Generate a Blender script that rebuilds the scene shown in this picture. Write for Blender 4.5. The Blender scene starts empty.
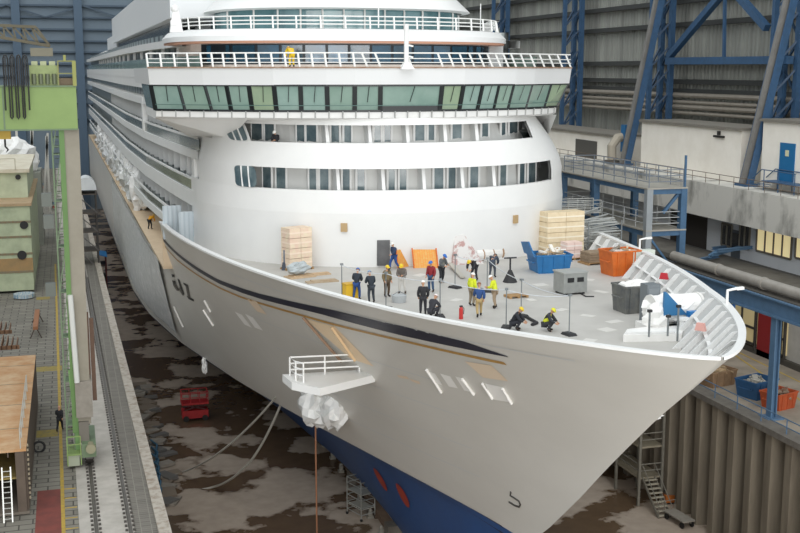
import bpy, bmesh, math, random
from mathutils import Vector, Matrix
random.seed(7)
S = bpy.context.scene
COL = S.collection
PI = math.pi
# ------------------------------------------------------------------ camera
F_PX, CX, CY, VX, VY = 1140.0, 400.0, 266.5, 65.0, 70.0
_dy = Vector((VX-CX, VY-CY, F_PX)).normalized()
_up = Vector((0, -F_PX, VY-CY)).normalized()
_dx = _dy.cross(_up)
ROW = [Vector((_dx[i], _dy[i], _up[i])) for i in range(3)]   # camera right / down / forward in world axes
cam = bpy.data.cameras.new('camera')
cam.sensor_width = 36.0
cam.lens = F_PX/800*36
cam.clip_end = 2000
camo = bpy.data.objects.new('camera', cam)
COL.objects.link(camo)
camo.matrix_world = Matrix((( ROW[0].x, -ROW[1].x, -ROW[2].x, 0), (ROW[0].y, -ROW[1].y, -ROW[2].y, 0),
                            (ROW[0].z, -ROW[1].z, -ROW[2].z, 0), (0, 0, 0, 1)))
S.camera = camo
# ------------------------------------------------------------------ light
w = bpy.data.worlds.new('hall_daylight')
S.world = w
w.use_nodes = True
nt = w.node_tree
bg = nt.nodes['Background']
bg.inputs['Color'].default_value = (0.90, 0.96, 1.0, 1)
bg.inputs['Strength'].default_value = 1.0
sun = bpy.data.lights.new('roof_light', 'SUN')
sun.energy = .85
sun.angle = math.radians(60)
sun.color = (1.0, 0.97, 0.93)
suno = bpy.data.objects.new('roof_light', sun)
COL.objects.link(suno)
suno.rotation_euler = (math.radians(40), math.radians(-10), math.radians(-12))
suno.location = (0, 0, 40)
fill = bpy.data.lights.new('hull_fill_light', 'AREA')      # added fill light behind the viewpoint to brighten the hull
fill.shape = 'RECTANGLE'; fill.size = 80; fill.size_y = 36
fill.energy = 40000
fill.color = (1.0, 0.97, 0.93)
fillo = bpy.data.objects.new('hull_fill_light', fill)
COL.objects.link(fillo)
fillo.location = (15, -39, -7); fillo.rotation_euler = (math.radians(90), 0, 0)
S.view_settings.view_transform = 'Standard'
S.view_settings.look = 'None'
S.view_settings.gamma = 1
S.view_settings.use_curve_mapping = False
S.view_settings.exposure = 0.2

# ------------------------------------------------------------------ helpers
def at(px, py, X=None, Y=None, Z=None):
    """world point seen in direction (px,py) lying on the plane X=, Y= or Z="""
    c = Vector((px-CX, py-CY, F_PX))
    d = ROW[0]*c.x + ROW[1]*c.y + ROW[2]*c.z
    t = X/d.x if X is not None else (Y/d.y if Y is not None else Z/d.z)
    return d*t
def proj(p):
    c = (ROW[0].dot(p), ROW[1].dot(p), ROW[2].dot(p))
    return CX+F_PX*c[0]/c[2], CY+F_PX*c[1]/c[2]
def lerp(a, b, t): return a+(b-a)*t
def interp(x, xs, ys):
    if x <= xs[0]: return ys[0]
    for i in range(1, len(xs)):
        if x <= xs[i]: return lerp(ys[i-1], ys[i], (x-xs[i-1])/(xs[i]-xs[i-1]))
    return ys[-1]
def lin(h):
    v = [int(h[i:i+2], 16)/255 for i in (0, 2, 4)]
    return tuple(((c+.055)/1.055)**2.4 if c > .04045 else c/12.92 for c in v)+(1,)

MATS = {}
def M(hexc, rough=.55, metal=0., var=0., scale=1.0, bump=0., var_hex=None, spec=.5, stretch=None, sharp=None):
    """procedural material: base colour, optionally broken up by noise towards a second colour"""
    key = (hexc, rough, metal, var, scale, bump, var_hex, spec, stretch, sharp)
    if key in MATS: return MATS[key]
    m = bpy.data.materials.new('surface_'+hexc)
    m.use_nodes = True
    n = m.node_tree.nodes; l = m.node_tree.links
    b = n['Principled BSDF']
    b.inputs['Base Color'].default_value = lin(hexc)
    b.inputs['Roughness'].default_value = rough
    b.inputs['Metallic'].default_value = metal
    b.inputs['Specular IOR Level'].default_value = spec
    if var > 0 or bump > 0:
        tc = n.new('ShaderNodeTexCoord'); mp = n.new('ShaderNodeMapping')
        if stretch: mp.inputs['Scale'].default_value = stretch
        l.new(tc.outputs['Object'], mp.inputs['Vector'])
        nz = n.new('ShaderNodeTexNoise')
        nz.inputs['Scale'].default_value = scale
        nz.inputs['Detail'].default_value = 6
        nz.inputs['Roughness'].default_value = .62
        l.new(mp.outputs['Vector'], nz.inputs['Vector'])
        if var > 0:
            rp = n.new('ShaderNodeValToRGB')
            lo, hi = sharp if sharp else (.38, .66)
            rp.color_ramp.elements[0].position = lo
            rp.color_ramp.elements[1].position = hi
            c = lin(hexc)
            d = lin(var_hex) if var_hex else tuple(x*.6 for x in c[:3])+(1,)
            rp.color_ramp.elements[0].color = c
            rp.color_ramp.elements[1].color = tuple(lerp(c[i], d[i], var) for i in range(3))+(1,)
            l.new(nz.outputs['Fac'], rp.inputs['Fac'])
            l.new(rp.outputs['Color'], b.inputs['Base Color'])
        if bump > 0:
            bp = n.new('ShaderNodeBump')
            bp.inputs['Strength'].default_value = bump
            bp.inputs['Distance'].default_value = .1
            l.new(nz.outputs['Fac'], bp.inputs['Height'])
            l.new(bp.outputs['Normal'], b.inputs['Normal'])
    MATS[key] = m
    return m
def emat(hexc, strength, name='lit'):
    m = bpy.data.materials.new(name); m.use_nodes = True
    b = m.node_tree.nodes['Principled BSDF']
    b.inputs['Base Color'].default_value = lin(hexc)
    b.inputs['Emission Color'].default_value = lin(hexc)
    b.inputs['Emission Strength'].default_value = strength
    return m

class MB:
    """collects shapes into one mesh"""
    def __init__(s): s.bm = bmesh.new(); s.mi = 0
    def face(s, pts):
        vs = [s.bm.verts.new(p) for p in pts]
        f = s.bm.faces.new(vs); f.material_index = s.mi; return s
    def hexa(s, a, b):
        """a, b: two rings of 4 points"""
        A = [s.bm.verts.new(p) for p in a]; B = [s.bm.verts.new(p) for p in b]
        fs = [A[::-1], B]+[[A[i], A[(i+1) % 4], B[(i+1) % 4], B[i]] for i in range(4)]
        for f in fs:
            q = s.bm.faces.new(f); q.material_index = s.mi
        return s
    def box(s, x0, x1, y0, y1, z0, z1):
        a = [(x0, y0, z0), (x1, y0, z0), (x1, y1, z0), (x0, y1, z0)]
        return s.hexa([Vector(p) for p in a], [Vector((p[0], p[1], z1)) for p in a])
    def cbox(s, cx, cy, z0, sx, sy, sz, rz=0, taper=1.0):
        c, n = math.cos(rz), math.sin(rz)
        def ring(z, k): return [Vector((cx+(x*c-y*n)*k, cy+(x*n+y*c)*k, z)) for x, y in ((-sx/2, -sy/2), (sx/2, -sy/2), (sx/2, sy/2), (-sx/2, sy/2))]
        return s.hexa(ring(z0, 1), ring(z0+sz, taper))
    def bar(s, p, q, w, h=None, up=Vector((0, 0, 1))):
        p, q = Vector(p), Vector(q); h = h or w
        d = (q-p).normalized()
        u = Vector(up)
        if abs(d.dot(u)) > .98: u = Vector((0, 1, 0))
        a = d.cross(u).normalized(); b = a.cross(d).normalized()
        r = [a*(-w/2)+b*(-h/2), a*(w/2)+b*(-h/2), a*(w/2)+b*(h/2), a*(-w/2)+b*(h/2)]
        return s.hexa([p+x for x in r], [q+x for x in r])
    def tube(s, path, r, n=8):
        path = [Vector(p) for p in path]
        rs = r if isinstance(r, (list, tuple)) else [r]*len(path)
        rings = []; a = None
        for i, p in enumerate(path):
            d = (path[min(i+1, len(path)-1)]-path[max(i-1, 0)])
            d = d.normalized() if d.length > 1e-9 else Vector((0, 0, 1))
            if a is None:
                u = Vector((0, 0, 1)) if abs(d.z) < .9 else Vector((0, 1, 0))
                a = d.cross(u).normalized()
            else:
                a = (a-d*a.dot(d)).normalized()
            b = d.cross(a)
            rings.append([s.bm.verts.new(p+(a*math.cos(2*PI*k/n)+b*math.sin(2*PI*k/n))*rs[i]) for k in range(n)])
        for i in range(len(rings)-1):
            for k in range(n):
                f = s.bm.faces.new([rings[i][k], rings[i][(k+1) % n], rings[i+1][(k+1) % n], rings[i+1][k]]); f.material_index = s.mi
        for f in (rings[0][::-1], rings[-1]):
            q = s.bm.faces.new(f); q.material_index = s.mi
        return s
    def cyl(s, x, y, z0, z1, r, n=16, r2=None):
        return s.tube([(x, y, z0), (x, y, z1)], [r, r2 if r2 is not None else r], n)
    def grid(s, rows, closed=False):
        V = [[s.bm.verts.new(p) for p in r] for r in rows]
        for i in range(len(V)-1):
            m = len(V[i])
            for k in range(m if closed else m-1):
                f = s.bm.faces.new([V[i][k], V[i][(k+1) % m], V[i+1][(k+1) % m], V[i+1][k]]); f.material_index = s.mi
        return s
    def prism(s, poly, z0, z1):
        A = [s.bm.verts.new((p[0], p[1], z0)) for p in poly]; B = [s.bm.verts.new((p[0], p[1], z1)) for p in poly]
        n = len(poly)
        for f in [A[::-1], B]+[[A[i], A[(i+1) % n], B[(i+1) % n], B[i]] for i in range(n)]:
            q = s.bm.faces.new(f); q.material_index = s.mi
        return s
    def sphere(s, c, r, n=12, m=8, sc=(1, 1, 1)):
        rows = []
        for i in range(m+1):
            t = PI*i/m
            rr = max(math.sin(t), 1e-3)
            rows.append([Vector((c[0]+r*sc[0]*rr*math.cos(2*PI*k/n), c[1]+r*sc[1]*rr*math.sin(2*PI*k/n), c[2]-r*sc[2]*math.cos(t))) for k in range(n)])
        return s.grid(rows, True)
    def build(s, name, mat, parent=None, smooth=None, merge=0, bevel=0):
        if merge: bmesh.ops.remove_doubles(s.bm, verts=s.bm.verts, dist=merge)
        bmesh.ops.recalc_face_normals(s.bm, faces=s.bm.faces)
        if bevel:
            bmesh.ops.bevel(s.bm, geom=list(s.bm.edges), offset=bevel, segments=1, affect='EDGES', clamp_overlap=True)
        me = bpy.data.meshes.new(name)
        org = ORG.get(parent.name, Vector()) if parent else Vector()
        if org.length > 0: bmesh.ops.translate(s.bm, verts=s.bm.verts, vec=-org)
        s.bm.to_mesh(me); s.bm.free()
        for m in (mat if isinstance(mat, (list, tuple)) else [mat]): me.materials.append(m)
        if smooth is not None:
            me.shade_smooth()
            me.set_sharp_from_angle(angle=math.radians(smooth))
        o = bpy.data.objects.new(name, me); COL.objects.link(o)
        if parent:
            o.parent = parent; ORG[o.name] = org
        return o
ORG = {}
def tag(o, label, cat, group=None):
    o['label'] = label; o['category'] = cat
    if group: o['group'] = group
    return o
def thing(name, label, cat, loc=(0, 0, 0), group=None):
    o = bpy.data.objects.new(name, None); COL.objects.link(o)
    o.location = loc; o.empty_display_size = .3
    ORG[o.name] = Vector(loc)
    return tag(o, label, cat, group)
def struct(o): o['kind'] = 'structure'; return o
def kids(o): return [c for c in COL.objects if c.parent == o]
def dup(o, loc=None, rz=None, label=None, parent=None, first=True):
    c = o.copy(); COL.objects.link(c)
    if parent: c.parent = parent
    for ch in kids(o):
        if ch is not c: dup(ch, parent=c, first=False)
    if first:
        if loc is not None: c.location = loc
        if rz is not None: c.rotation_euler = (0, 0, rz)
        if label: c['label'] = label
    return c
def put(o, loc, rz=0): o.location = loc; o.rotation_euler = (0, 0, rz); return o
# ------------------------------------------------------------------ levels (z = 0 is the photographer's eye)
FLOOR, QUAY, DECK = -35.0, -24.4, -12.8
# ------------------------------------------------------------------ dock floor, quays, walls
def dock_floor_mat():
    m = bpy.data.materials.new('wet_concrete'); m.use_nodes = True
    n = m.node_tree.nodes; l = m.node_tree.links; b = n['Principled BSDF']
    tc = n.new('ShaderNodeTexCoord')
    a = n.new('ShaderNodeTexNoise'); a.inputs['Scale'].default_value = .14; a.inputs['Detail'].default_value = 7; a.inputs['Roughness'].default_value = .55
    l.new(tc.outputs['Object'], a.inputs['Vector'])
    r = n.new('ShaderNodeValToRGB'); r.color_ramp.elements[0].position = .485; r.color_ramp.elements[1].position = .515
    l.new(a.outputs['Fac'], r.inputs['Fac'])
    c = n.new('ShaderNodeTexNoise'); c.inputs['Scale'].default_value = .9; c.inputs['Detail'].default_value = 5
    l.new(tc.outputs['Object'], c.inputs['Vector'])
    dry = n.new('ShaderNodeMixRGB'); dry.inputs[1].default_value = lin('c2b3a3'); dry.inputs[2].default_value = lin('9a8b7c')
    wet = n.new('ShaderNodeMixRGB'); wet.inputs[1].default_value = lin('75604b'); wet.inputs[2].default_value = lin('584737')
    l.new(c.outputs['Fac'], dry.inputs[0]); l.new(c.outputs['Fac'], wet.inputs[0])
    mx = n.new('ShaderNodeMixRGB')
    l.new(r.outputs['Color'], mx.inputs[0]); l.new(dry.outputs[0], mx.inputs[1]); l.new(wet.outputs[0], mx.inputs[2])
    l.new(mx.outputs[0], b.inputs['Base Color'])
    rr = n.new('ShaderNodeMapRange'); rr.inputs[3].default_value = .85; rr.inputs[4].default_value = .22
    l.new(r.outputs['Color'], rr.inputs[0]); l.new(rr.outputs[0], b.inputs['Roughness'])
    return m
struct(MB().box(-25, 75, 20, 306, FLOOR-.5, FLOOR).build('floor', dock_floor_mat()))
concrete = M('9a968c', .85, 0, .5, 1.2, .2, '77726a')
lightcon = M('b9b5ae', .85, 0, .5, 1.6, .15, '9b968e')
quaycon = M('6f6b62', .85, 0, .6, .8, .15, '5a564e')
rightquay = M('9c9182', .85, 0, .7, .5, .15, '776d60')
# left quay block with its strips
LE0, LE1 = at(171, 532, Z=QUAY), at(82, 213, Z=QUAY)
def lx(px, py=532):           # X of a strip on the left quay as seen at the lower edge of the picture
    return at(px, py, Z=QUAY).x
def qline(px, Y):             # quay strips run with the dock edge, turned slightly
    return lx(px)+(Y-59)*(-.0125)
YQ0, YQ1 = 28.0, 300.0
def strip(name, pa, pb, z0, z1, mat, kind=True):
    m = MB()
    a = [Vector((qline(pa, YQ0), YQ0, z0)), Vector((qline(pb, YQ0), YQ0, z0)), Vector((qline(pb, YQ1), YQ1, z0)), Vector((qline(pa, YQ1), YQ1, z0))]
    m.hexa(a, [Vector((p.x, p.y, z1)) for p in a])
    o = m.build(name, mat)
    return struct(o) if kind else o
def quay_mat():
    m = bpy.data.materials.new('quay_slabs'); m.use_nodes = True
    n = m.node_tree.nodes; l = m.node_tree.links; b = n['Principled BSDF']
    tc = n.new('ShaderNodeTexCoord')
    br = n.new('ShaderNodeTexBrick'); br.inputs['Scale'].default_value = .35
    br.inputs['Color1'].default_value = lin('8f8b80'); br.inputs['Color2'].default_value = lin('7d796f'); br.inputs['Mortar'].default_value = lin('4d4a44')
    br.inputs['Mortar Size'].default_value = .015
    l.new(tc.outputs['Object'], br.inputs['Vector'])
    nz = n.new('ShaderNodeTexNoise'); nz.inputs['Scale'].default_value = .7; nz.inputs['Detail'].default_value = 7
    l.new(tc.outputs['Object'], nz.inputs['Vector'])
    mx = n.new('ShaderNodeMixRGB'); mx.blend_type = 'MULTIPLY'; mx.inputs[0].default_value = .3
    l.new(br.outputs['Color'], mx.inputs[1]); l.new(nz.outputs['Fac'], mx.inputs[2])
    l.new(mx.outputs[0], b.inputs['Base Color']); b.inputs['Roughness'].default_value = .85
    return m
qm = quay_mat()
m = MB(); x1 = qline(79, 59)
m.hexa([Vector((-60, YQ0, FLOOR)), Vector((qline(80, YQ0), YQ0, FLOOR)), Vector((qline(80, YQ1), YQ1, FLOOR)), Vector((-60, YQ1, FLOOR))],
       [Vector((-60, YQ0, QUAY)), Vector((qline(80, YQ0), YQ0, QUAY)), Vector((qline(80, YQ1), YQ1, QUAY)), Vector((-60, YQ1, QUAY))])
struct(m.build('quay_deck', qm))
strip('rail_bed', 80, 135, FLOOR, QUAY+.04, M('b9b4ac', .85, 0, .6, .9, .1, '98938a'))
tiles = bpy.data.materials.new('grey_paving'); tiles.use_nodes = True
_n = tiles.node_tree.nodes; _b = _n.new('ShaderNodeTexBrick'); _t = _n.new('ShaderNodeTexCoord')
_b.inputs['Scale'].default_value = .9; _b.offset = 0
_b.inputs['Color1'].default_value = lin('78746c'); _b.inputs['Color2'].default_value = lin('69655e'); _b.inputs['Mortar'].default_value = lin('8a867e'); _b.inputs['Mortar Size'].default_value = .02
tiles.node_tree.links.new(_t.outputs['Object'], _b.inputs['Vector'])
tiles.node_tree.links.new(_b.outputs['Color'], _n['Principled BSDF'].inputs['Base Color']); _n['Principled BSDF'].inputs['Roughness'].default_value = .85
strip('paved_strip', 135, 158, FLOOR, QUAY+.02, tiles)
strip('kerb', 158, 171, FLOOR, QUAY+.22, M('b5aea3', .8, 0, .8, 2.2, .2, '7a6653', sharp=(.45, .7)))
steel = M('6f6a64', .45, .6)
rust = M('7a5a42', .8, 0, .7, 3, .1, '54402f')
# crane rails: steel profiles with clips
for px, lab in ((97, 'steel crane rail under the green crane wheels'), (131, 'steel crane rail beside the grey paved strip')):
    t = thing('crane_rail', lab, 'rail', (qline(px, 59), 59, QUAY+.04), 'crane rails on the quay')
    m = MB()
    for zz, ww, hh in ((.05, .2, .04), (.1, .06, .1), (.17, .1, .06)):
        m.bar((qline(px, YQ0), YQ0, QUAY+zz), (qline(px, 290), 290, QUAY+zz), ww, hh)
    m.build('rail_profile', steel, t)
    m = MB()
    for i in range(150):
        Y = 46+i*.62
        for s_ in (-.2, .2):
            m.cbox(qline(px, Y)+s_, Y, QUAY+.04, .14, .16, .09)
    o = m.build('rail_clips', M('4a4641', .6), t); o['kind'] = 'stuff'
# yellow walkway marking with rungs, red floor patch
yel = M('b89a3a', .75, 0, .7, 3, 0, '8a7c50')
t = MB()
t.hexa([Vector((qline(62, 45), 45, QUAY)), Vector((qline(66, 45), 45, QUAY)), Vector((qline(66, 150), 150, QUAY)), Vector((qline(62, 150), 150, QUAY))],
       [Vector((qline(62, 45), 45, QUAY+.012)), Vector((qline(66, 45), 45, QUAY+.012)), Vector((qline(66, 150), 150, QUAY+.012)), Vector((qline(62, 150), 150, QUAY+.012))])
for i in range(12):
    Y = 50+i*1.55
    t.box(qline(65, Y), qline(79, Y), Y, Y+.12, QUAY, QUAY+.012)
o = t.build('yellow_marking', yel); struct(o)
struct(MB().box(-2.72, -1.33, 40, 67.2, QUAY, QUAY+.008).build('red_floor_paint', M('7d4038', .8, 0, .6, 1.5, .1, '5c3631')))
for a, b in (((36, 438), (58, 430)), ((36, 372), (62, 362)), ((36, 300), (50, 296))):
    p, q = at(*a, Z=QUAY), at(*b, Z=QUAY)
    struct(MB().hexa([Vector((p.x, p.y, QUAY)), Vector((q.x, p.y, QUAY)), Vector((q.x, p.y+1.6, QUAY)), Vector((p.x, p.y+1.6, QUAY))],
              [Vector((p.x, p.y, QUAY+.008)), Vector((q.x, p.y, QUAY+.008)), Vector((q.x, p.y+1.6, QUAY+.008)), Vector((p.x, p.y+1.6, QUAY+.008))]).build('trim_1', M('9c8a40', .8, 0, .7, 3, 0, '6f6a58')))
# right dock wall: sheet piles
RX = 45.6
m = MB(); prof = []
Y = 40.0; per = 2.3
while Y < 300:
    prof += [(RX, Y), (RX, Y+.75), (RX+1.0, Y+1.0), (RX+1.0, Y+2.05)]
    Y += per
m.grid([[Vector((x, y, FLOOR)) for x, y in prof], [Vector((x, y, QUAY-.25)) for x, y in prof]])
pile = M('8a8070', .8, .1, .6, 1.0, .2, '5a5144', stretch=(1, 1, .12))
struct(m.build('wall_dock_right', pile))
struct(MB().box(RX+1.0, 110, 30, 306, FLOOR, QUAY).build('quay_deck', rightquay))
struct(MB().box(RX-.25, RX+1.05, 30, 300, QUAY-.35, QUAY+.08).build('trim_2', M('77726a', .8, 0, .6, 1.5, .1, '55504a')))
struct(MB().box(-60, 120, 300, 301, FLOOR, 70).build('wall_back', M('73828e', .75, 0, .6, .09, 0, '7f8b95')))
struct(MB().box(-61, -60, 20, 306, QUAY, 30).build('wall_left', M('5a646c', .75)))
# far wall: rails and posts of the hall end door
bluegrey = M('50606f', .6)
m = MB()
for y_ in (5, 17, 29, 41, 52, 64, 76, 90, 104, 120):
    z = at(40, y_, Y=299).z
    m.box(-60, 90, 299.3, 300, z-.22, z+.22)
struct(m.build('gate_rails', bluegrey))
for px in (18, 80, 140):
    x = at(px, 60, Y=299).x
    struct(MB().box(x-1, x+1, 298.6, 300, FLOOR, 60).build('gate_post', M('566a7d', .6)))
m = MB()
za, zb = at(40, 5, Y=299).z, at(40, 17, Y=299).z
for i in range(10):
    x = -40+i*9
    m.bar((x, 299.2, za if i % 2 else zb), (x+9, 299.2, zb if i % 2 else za), .35)
struct(m.build('gate_bracing', bluegrey))
# yellow lines on the right quay
for a, b in (((738, 352), (800, 382)), ((745, 362), (800, 400)), ((770, 330), (800, 345))):
    p, q = at(*a, Z=QUAY), at(*b, Z=QUAY)
    p2 = p+(p-q)*1.5; q2 = q+(q-p)*.5
    struct(MB().bar((p2.x, p2.y, QUAY+.006), (q2.x, q2.y, QUAY+.006), .16, .012).build('trim_3', M('b89a35', .7, 0, .4, 3, 0, '8a7a40')))

# unseen dock head behind the viewpoint, added to block low light from the front
struct(MB().box(-60, 110, -30, 22, FLOOR, QUAY).build('wall_light_block', concrete))
# ------------------------------------------------------------------ right side: hall wall, gallery building
blue = M('37587a', .55, 0, .5, 2.0, 0, '2e475f')
bluelt = M('5b7f9f', .5, 0, .4, 2.0, 0, '48698a')
dark = M('24221f', .8)
cream = M('f3ede2', .85, 0, .5, .4, 0, 'e0d8ca')
GX, GZ = 60.0, -10.95
SX = at(752, 352, Z=QUAY).x
# corrugated sheet wall of the hall
def corr_mat():
    m = bpy.data.materials.new('corrugated_sheet'); m.use_nodes = True
    n = m.node_tree.nodes; l = m.node_tree.links; b = n['Principled BSDF']
    tc = n.new('ShaderNodeTexCoord'); mp = n.new('ShaderNodeMapping'); mp.inputs['Scale'].default_value = (0, .22, .012)
    l.new(tc.outputs['Object'], mp.inputs['Vector'])
    nz = n.new('ShaderNodeTexNoise'); nz.inputs['Scale'].default_value = 2.2; nz.inputs['Detail'].default_value = 5
    l.new(mp.outputs['Vector'], nz.inputs['Vector'])
    r = n.new('ShaderNodeValToRGB'); r.color_ramp.elements[0].position = .35; r.color_ramp.elements[1].position = .7
    r.color_ramp.elements[0].color = lin('84857f'); r.color_ramp.elements[1].color = lin('a6a79f')
    l.new(nz.outputs['Fac'], r.inputs['Fac']); l.new(r.outputs['Color'], b.inputs['Base Color'])
    b.inputs['Roughness'].default_value = .7
    return m
m = MB(); prof = []
Y = 60.0
while Y < 300:
    prof += [(72, Y), (72, Y+.3), (72.18, Y+.4), (72.18, Y+.7)]
    Y += .8
m.grid([[Vector((x, y, GZ)) for x, y in prof], [Vector((x, y, 62)) for x, y in prof]])
struct(m.build('wall_right', corr_mat()))
# girts
m = MB()
for y_ in (-40, -18, 5, 27, 63, 81, 90):
    z = at(650, y_, X=71.5).z
    m.box(71.2, 71.9, 60, 300, z-.28, z+.28)
struct(m.build('wall_rails', M('3c3d3b', .7)))
for y_, r in ((96, .3), (103, .22), (108, .3), (114, .22)):
    z = at(700, y_, X=70.3).z
    tag(MB().tube([(70.3, 62, z), (70.3, 300, z)], r, 8).build('wall_pipe', M('8c8478', .5, 0, .4, 1, 0, '6a6258')),
        'long straight pipe along the sheet wall, %s one' % {96: 'uppermost', 103: 'second from the top', 108: 'third from the top', 114: 'lowest'}[y_], 'pipe', 'pipes on the hall wall')
# hall columns: lattice columns
def lattice_col(px, lab, wide=22):
    p = at(px, 100, X=69.5)
    Y0 = p.y
    t = thing('lattice_column', lab, 'column', (69.5, Y0, GZ), 'hall columns on the right')
    for dy in (-1.2, 1.2):
        m = MB(); m.bar((69.8, Y0+dy, GZ), (69.8, Y0+dy, 55), .55, .7); m.build('chord', blue, t)
    m = MB(); m.bar((67.6, Y0, GZ), (68.2, Y0, 55), .5, .5); m.build('chord', blue, t)
    m = MB(); z = GZ; k = 0
    while z < 50:
        a, b = (-1.2, 1.2) if k % 2 else (1.2, -1.2)
        m.bar((69.8, Y0+a, z), (69.8, Y0+b, z+2.8), .2)
        m.bar((67.7, Y0, z), (69.8, Y0+a, z+2.8), .2)
        m.bar((67.7, Y0, z), (69.8, Y0-a, z+2.8), .2)
        z += 2.8; k += 1
    m.build('bracing', M('2b4560', .5), t)
lattice_col(574, 'blue lattice column just right of the bridge wing')
lattice_col(662, 'blue lattice column behind the left leaning strut')
lattice_col(786, 'blue lattice column at right behind the right leaning strut')
lattice_col(502, 'blue lattice column above the bridge, left of the others')
# leaning struts
greyst = M('7b7975', .6, 0, .5, .8, 0, '605d58')
def strut(base, top, lab):
    p = at(*base, X=62.2); q = at(*top, X=66.0)
    q.y = p.y
    d = (q-p); q = p+d*2.2
    t = thing('leaning_strut', lab, 'column', p, 'leaning struts')
    u = Vector((0, 1, 0))
    MB().bar(p, q, .5, 1.2, Vector((1, 0, 0))).build('web', greyst, t)
    for s_ in (-1, 1):
        MB().bar(p+u*.62*s_, q+u*.62*s_, .75, .12, u).build('flange', blue, t)
    MB().cbox(p.x, p.y, GZ, 1.4, 1.8, .25).build('foot_plate', blue, t)
strut((624, 168), (645, 0), 'leaning grey strut with blue edges left of the cream room')
strut((746, 184), (764, 0), 'leaning grey strut with blue edges beside the blue door room')
# big blue braces of the wall frame between them
def wbar(a, b, w, name, lab, X=69):
    p, q = at(*a, X=X), at(*b, X=X)
    tag(MB().bar(p, q, w, w, Vector((1, 0, 0))).build(name, blue), lab, 'beam', 'wall frame braces')
wbar((668, 61), (790, 60), .8, 'wall_beam', 'horizontal blue beam on the sheet wall between the struts')
wbar((669, 57), (722, -6), .7, 'wall_brace', 'diagonal blue brace rising to the right')
wbar((735, -8), (767, 28), .7, 'wall_brace', 'diagonal blue brace falling to the right')
wbar((725, -8), (724, 60), .3, 'wall_post', 'thin blue upright between the diagonal braces')
# gallery building under the walkway
struct(MB().box(GX, 72.5, 60, 300, -14.3, GZ).build('gallery_slab', M('c9c6be', .85, 0, .8, .35, .1, '77756f', stretch=(1, 1, .5), sharp=(.5, .66))))
struct(MB().box(GX+2.2, 72, 60, 300, QUAY, -14.3).build('wall_gallery', M('c3c6ca', .85, 0, .4, .3, 0, 'b0b4b9')))
struct(MB().box(GX+2.0, GX+2.3, 60, 300, -18.6, -18.1).build('trim_4', M('5b5a57', .8)))
struct(MB().box(SX+.2, SX+.5, 60, 140, QUAY, -18.7).build('wall_workshop', M('b7b4ae', .8, 0, .5, .6, 0, '94918a')))
struct(MB().box(GX-2.4, GX+2.2, 60, 118, -18.75, -18.2).build('canopy_slab', M('6b675f', .85, 0, .6, .8, 0, '4a463f')))
# windows of the gallery
lit = emat('e8d7a4', .45, 'lit_window'); dglass = M('2b2d2f', .15)
WX = GX+2.15
def wwin(x0, x1, y0, y1, mat, nm, panes):
    a = at(x0, (y0+y1)/2, X=WX); b = at(x1, (y0+y1)/2, X=WX)
    zt = at((x0+x1)/2, y0, X=WX).z; zb = at((x0+x1)/2, y1, X=WX).z
    ya, yb = b.y, a.y
    m = MB(); m.box(WX-.02, WX+.1, ya, yb, zb, zt); g = struct(m.build(nm, mat))
    m = MB()
    for i in range(panes+1):
        yy = lerp(ya, yb, i/panes); m.box(WX-.1, WX+.02, yy-.09, yy+.09, zb, zt)
    m.box(WX-.1, WX+.02, ya, yb, zt-.09, zt+.09); m.box(WX-.1, WX+.02, ya, yb, zb-.09, zb+.09)
    m.build('window_frame', M('6b665c', .6), g)
wwin(722, 732, 224, 246, dglass, 'window_1', 2)
wwin(740, 750, 224, 248, dglass, 'window_2', 2)
wwin(757, 792, 231, 255, lit, 'window_3', 4)
wwin(796, 830, 238, 262, lit, 'window_4', 4)
a = at(736, 240, X=WX)
d = struct(MB().box(WX-.04, WX+.1, a.y-.75, a.y+.75, -18.2, -15.4).build('door_1', M('4c5258', .5)))
MB().box(WX-.12, WX-.03, a.y-.5, a.y+.5, -17.2, -15.7).build('door_pane', dglass, d)
a = at(686, 215, X=WX); b = at(707, 225, X=WX)
struct(MB().box(WX-.05, WX+.1, b.y, a.y+3, -18.2, -14.35).build('door_2', M('2a2521', .8)))
# lower level workshop fronts on the quay
def shop(y0, y1, nm, mat, n):
    g = struct(MB().box(SX-.1, SX+.2, y0, y1, QUAY+.8, -19.6).build(nm, mat))
    m = MB()
    for i in range(n+1):
        yy = lerp(y0, y1, i/n); m.box(SX-.2, SX, yy-.1, yy+.1, QUAY+.3, -19.4)
    for z in (QUAY+.8, -22.2, -19.6): m.box(SX-.2, SX, y0, y1, z-.1, z+.1)
    m.build('window_frame', M('3b3733', .7), g)
shoplit = emat('cbb98a', .18, 'workshop_light')
ys = [at(x, 350, X=SX).y for x in (728, 762, 800, 850)]
shop(ys[1]+1, ys[0]+4, 'window_5', shoplit, 4)
shop(ys[2]+2, ys[1]-2, 'window_6', shoplit, 3)
struct(MB().box(SX-.15, SX+.2, 60, 140, QUAY, QUAY+.5).build('trim_5', M('4a463f', .85)))
struct(MB().box(SX-.15, SX+.1, ys[1]-1.6, ys[1]+.6, QUAY, -20).build('door_3', M('8c1f22', .6)))
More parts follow.
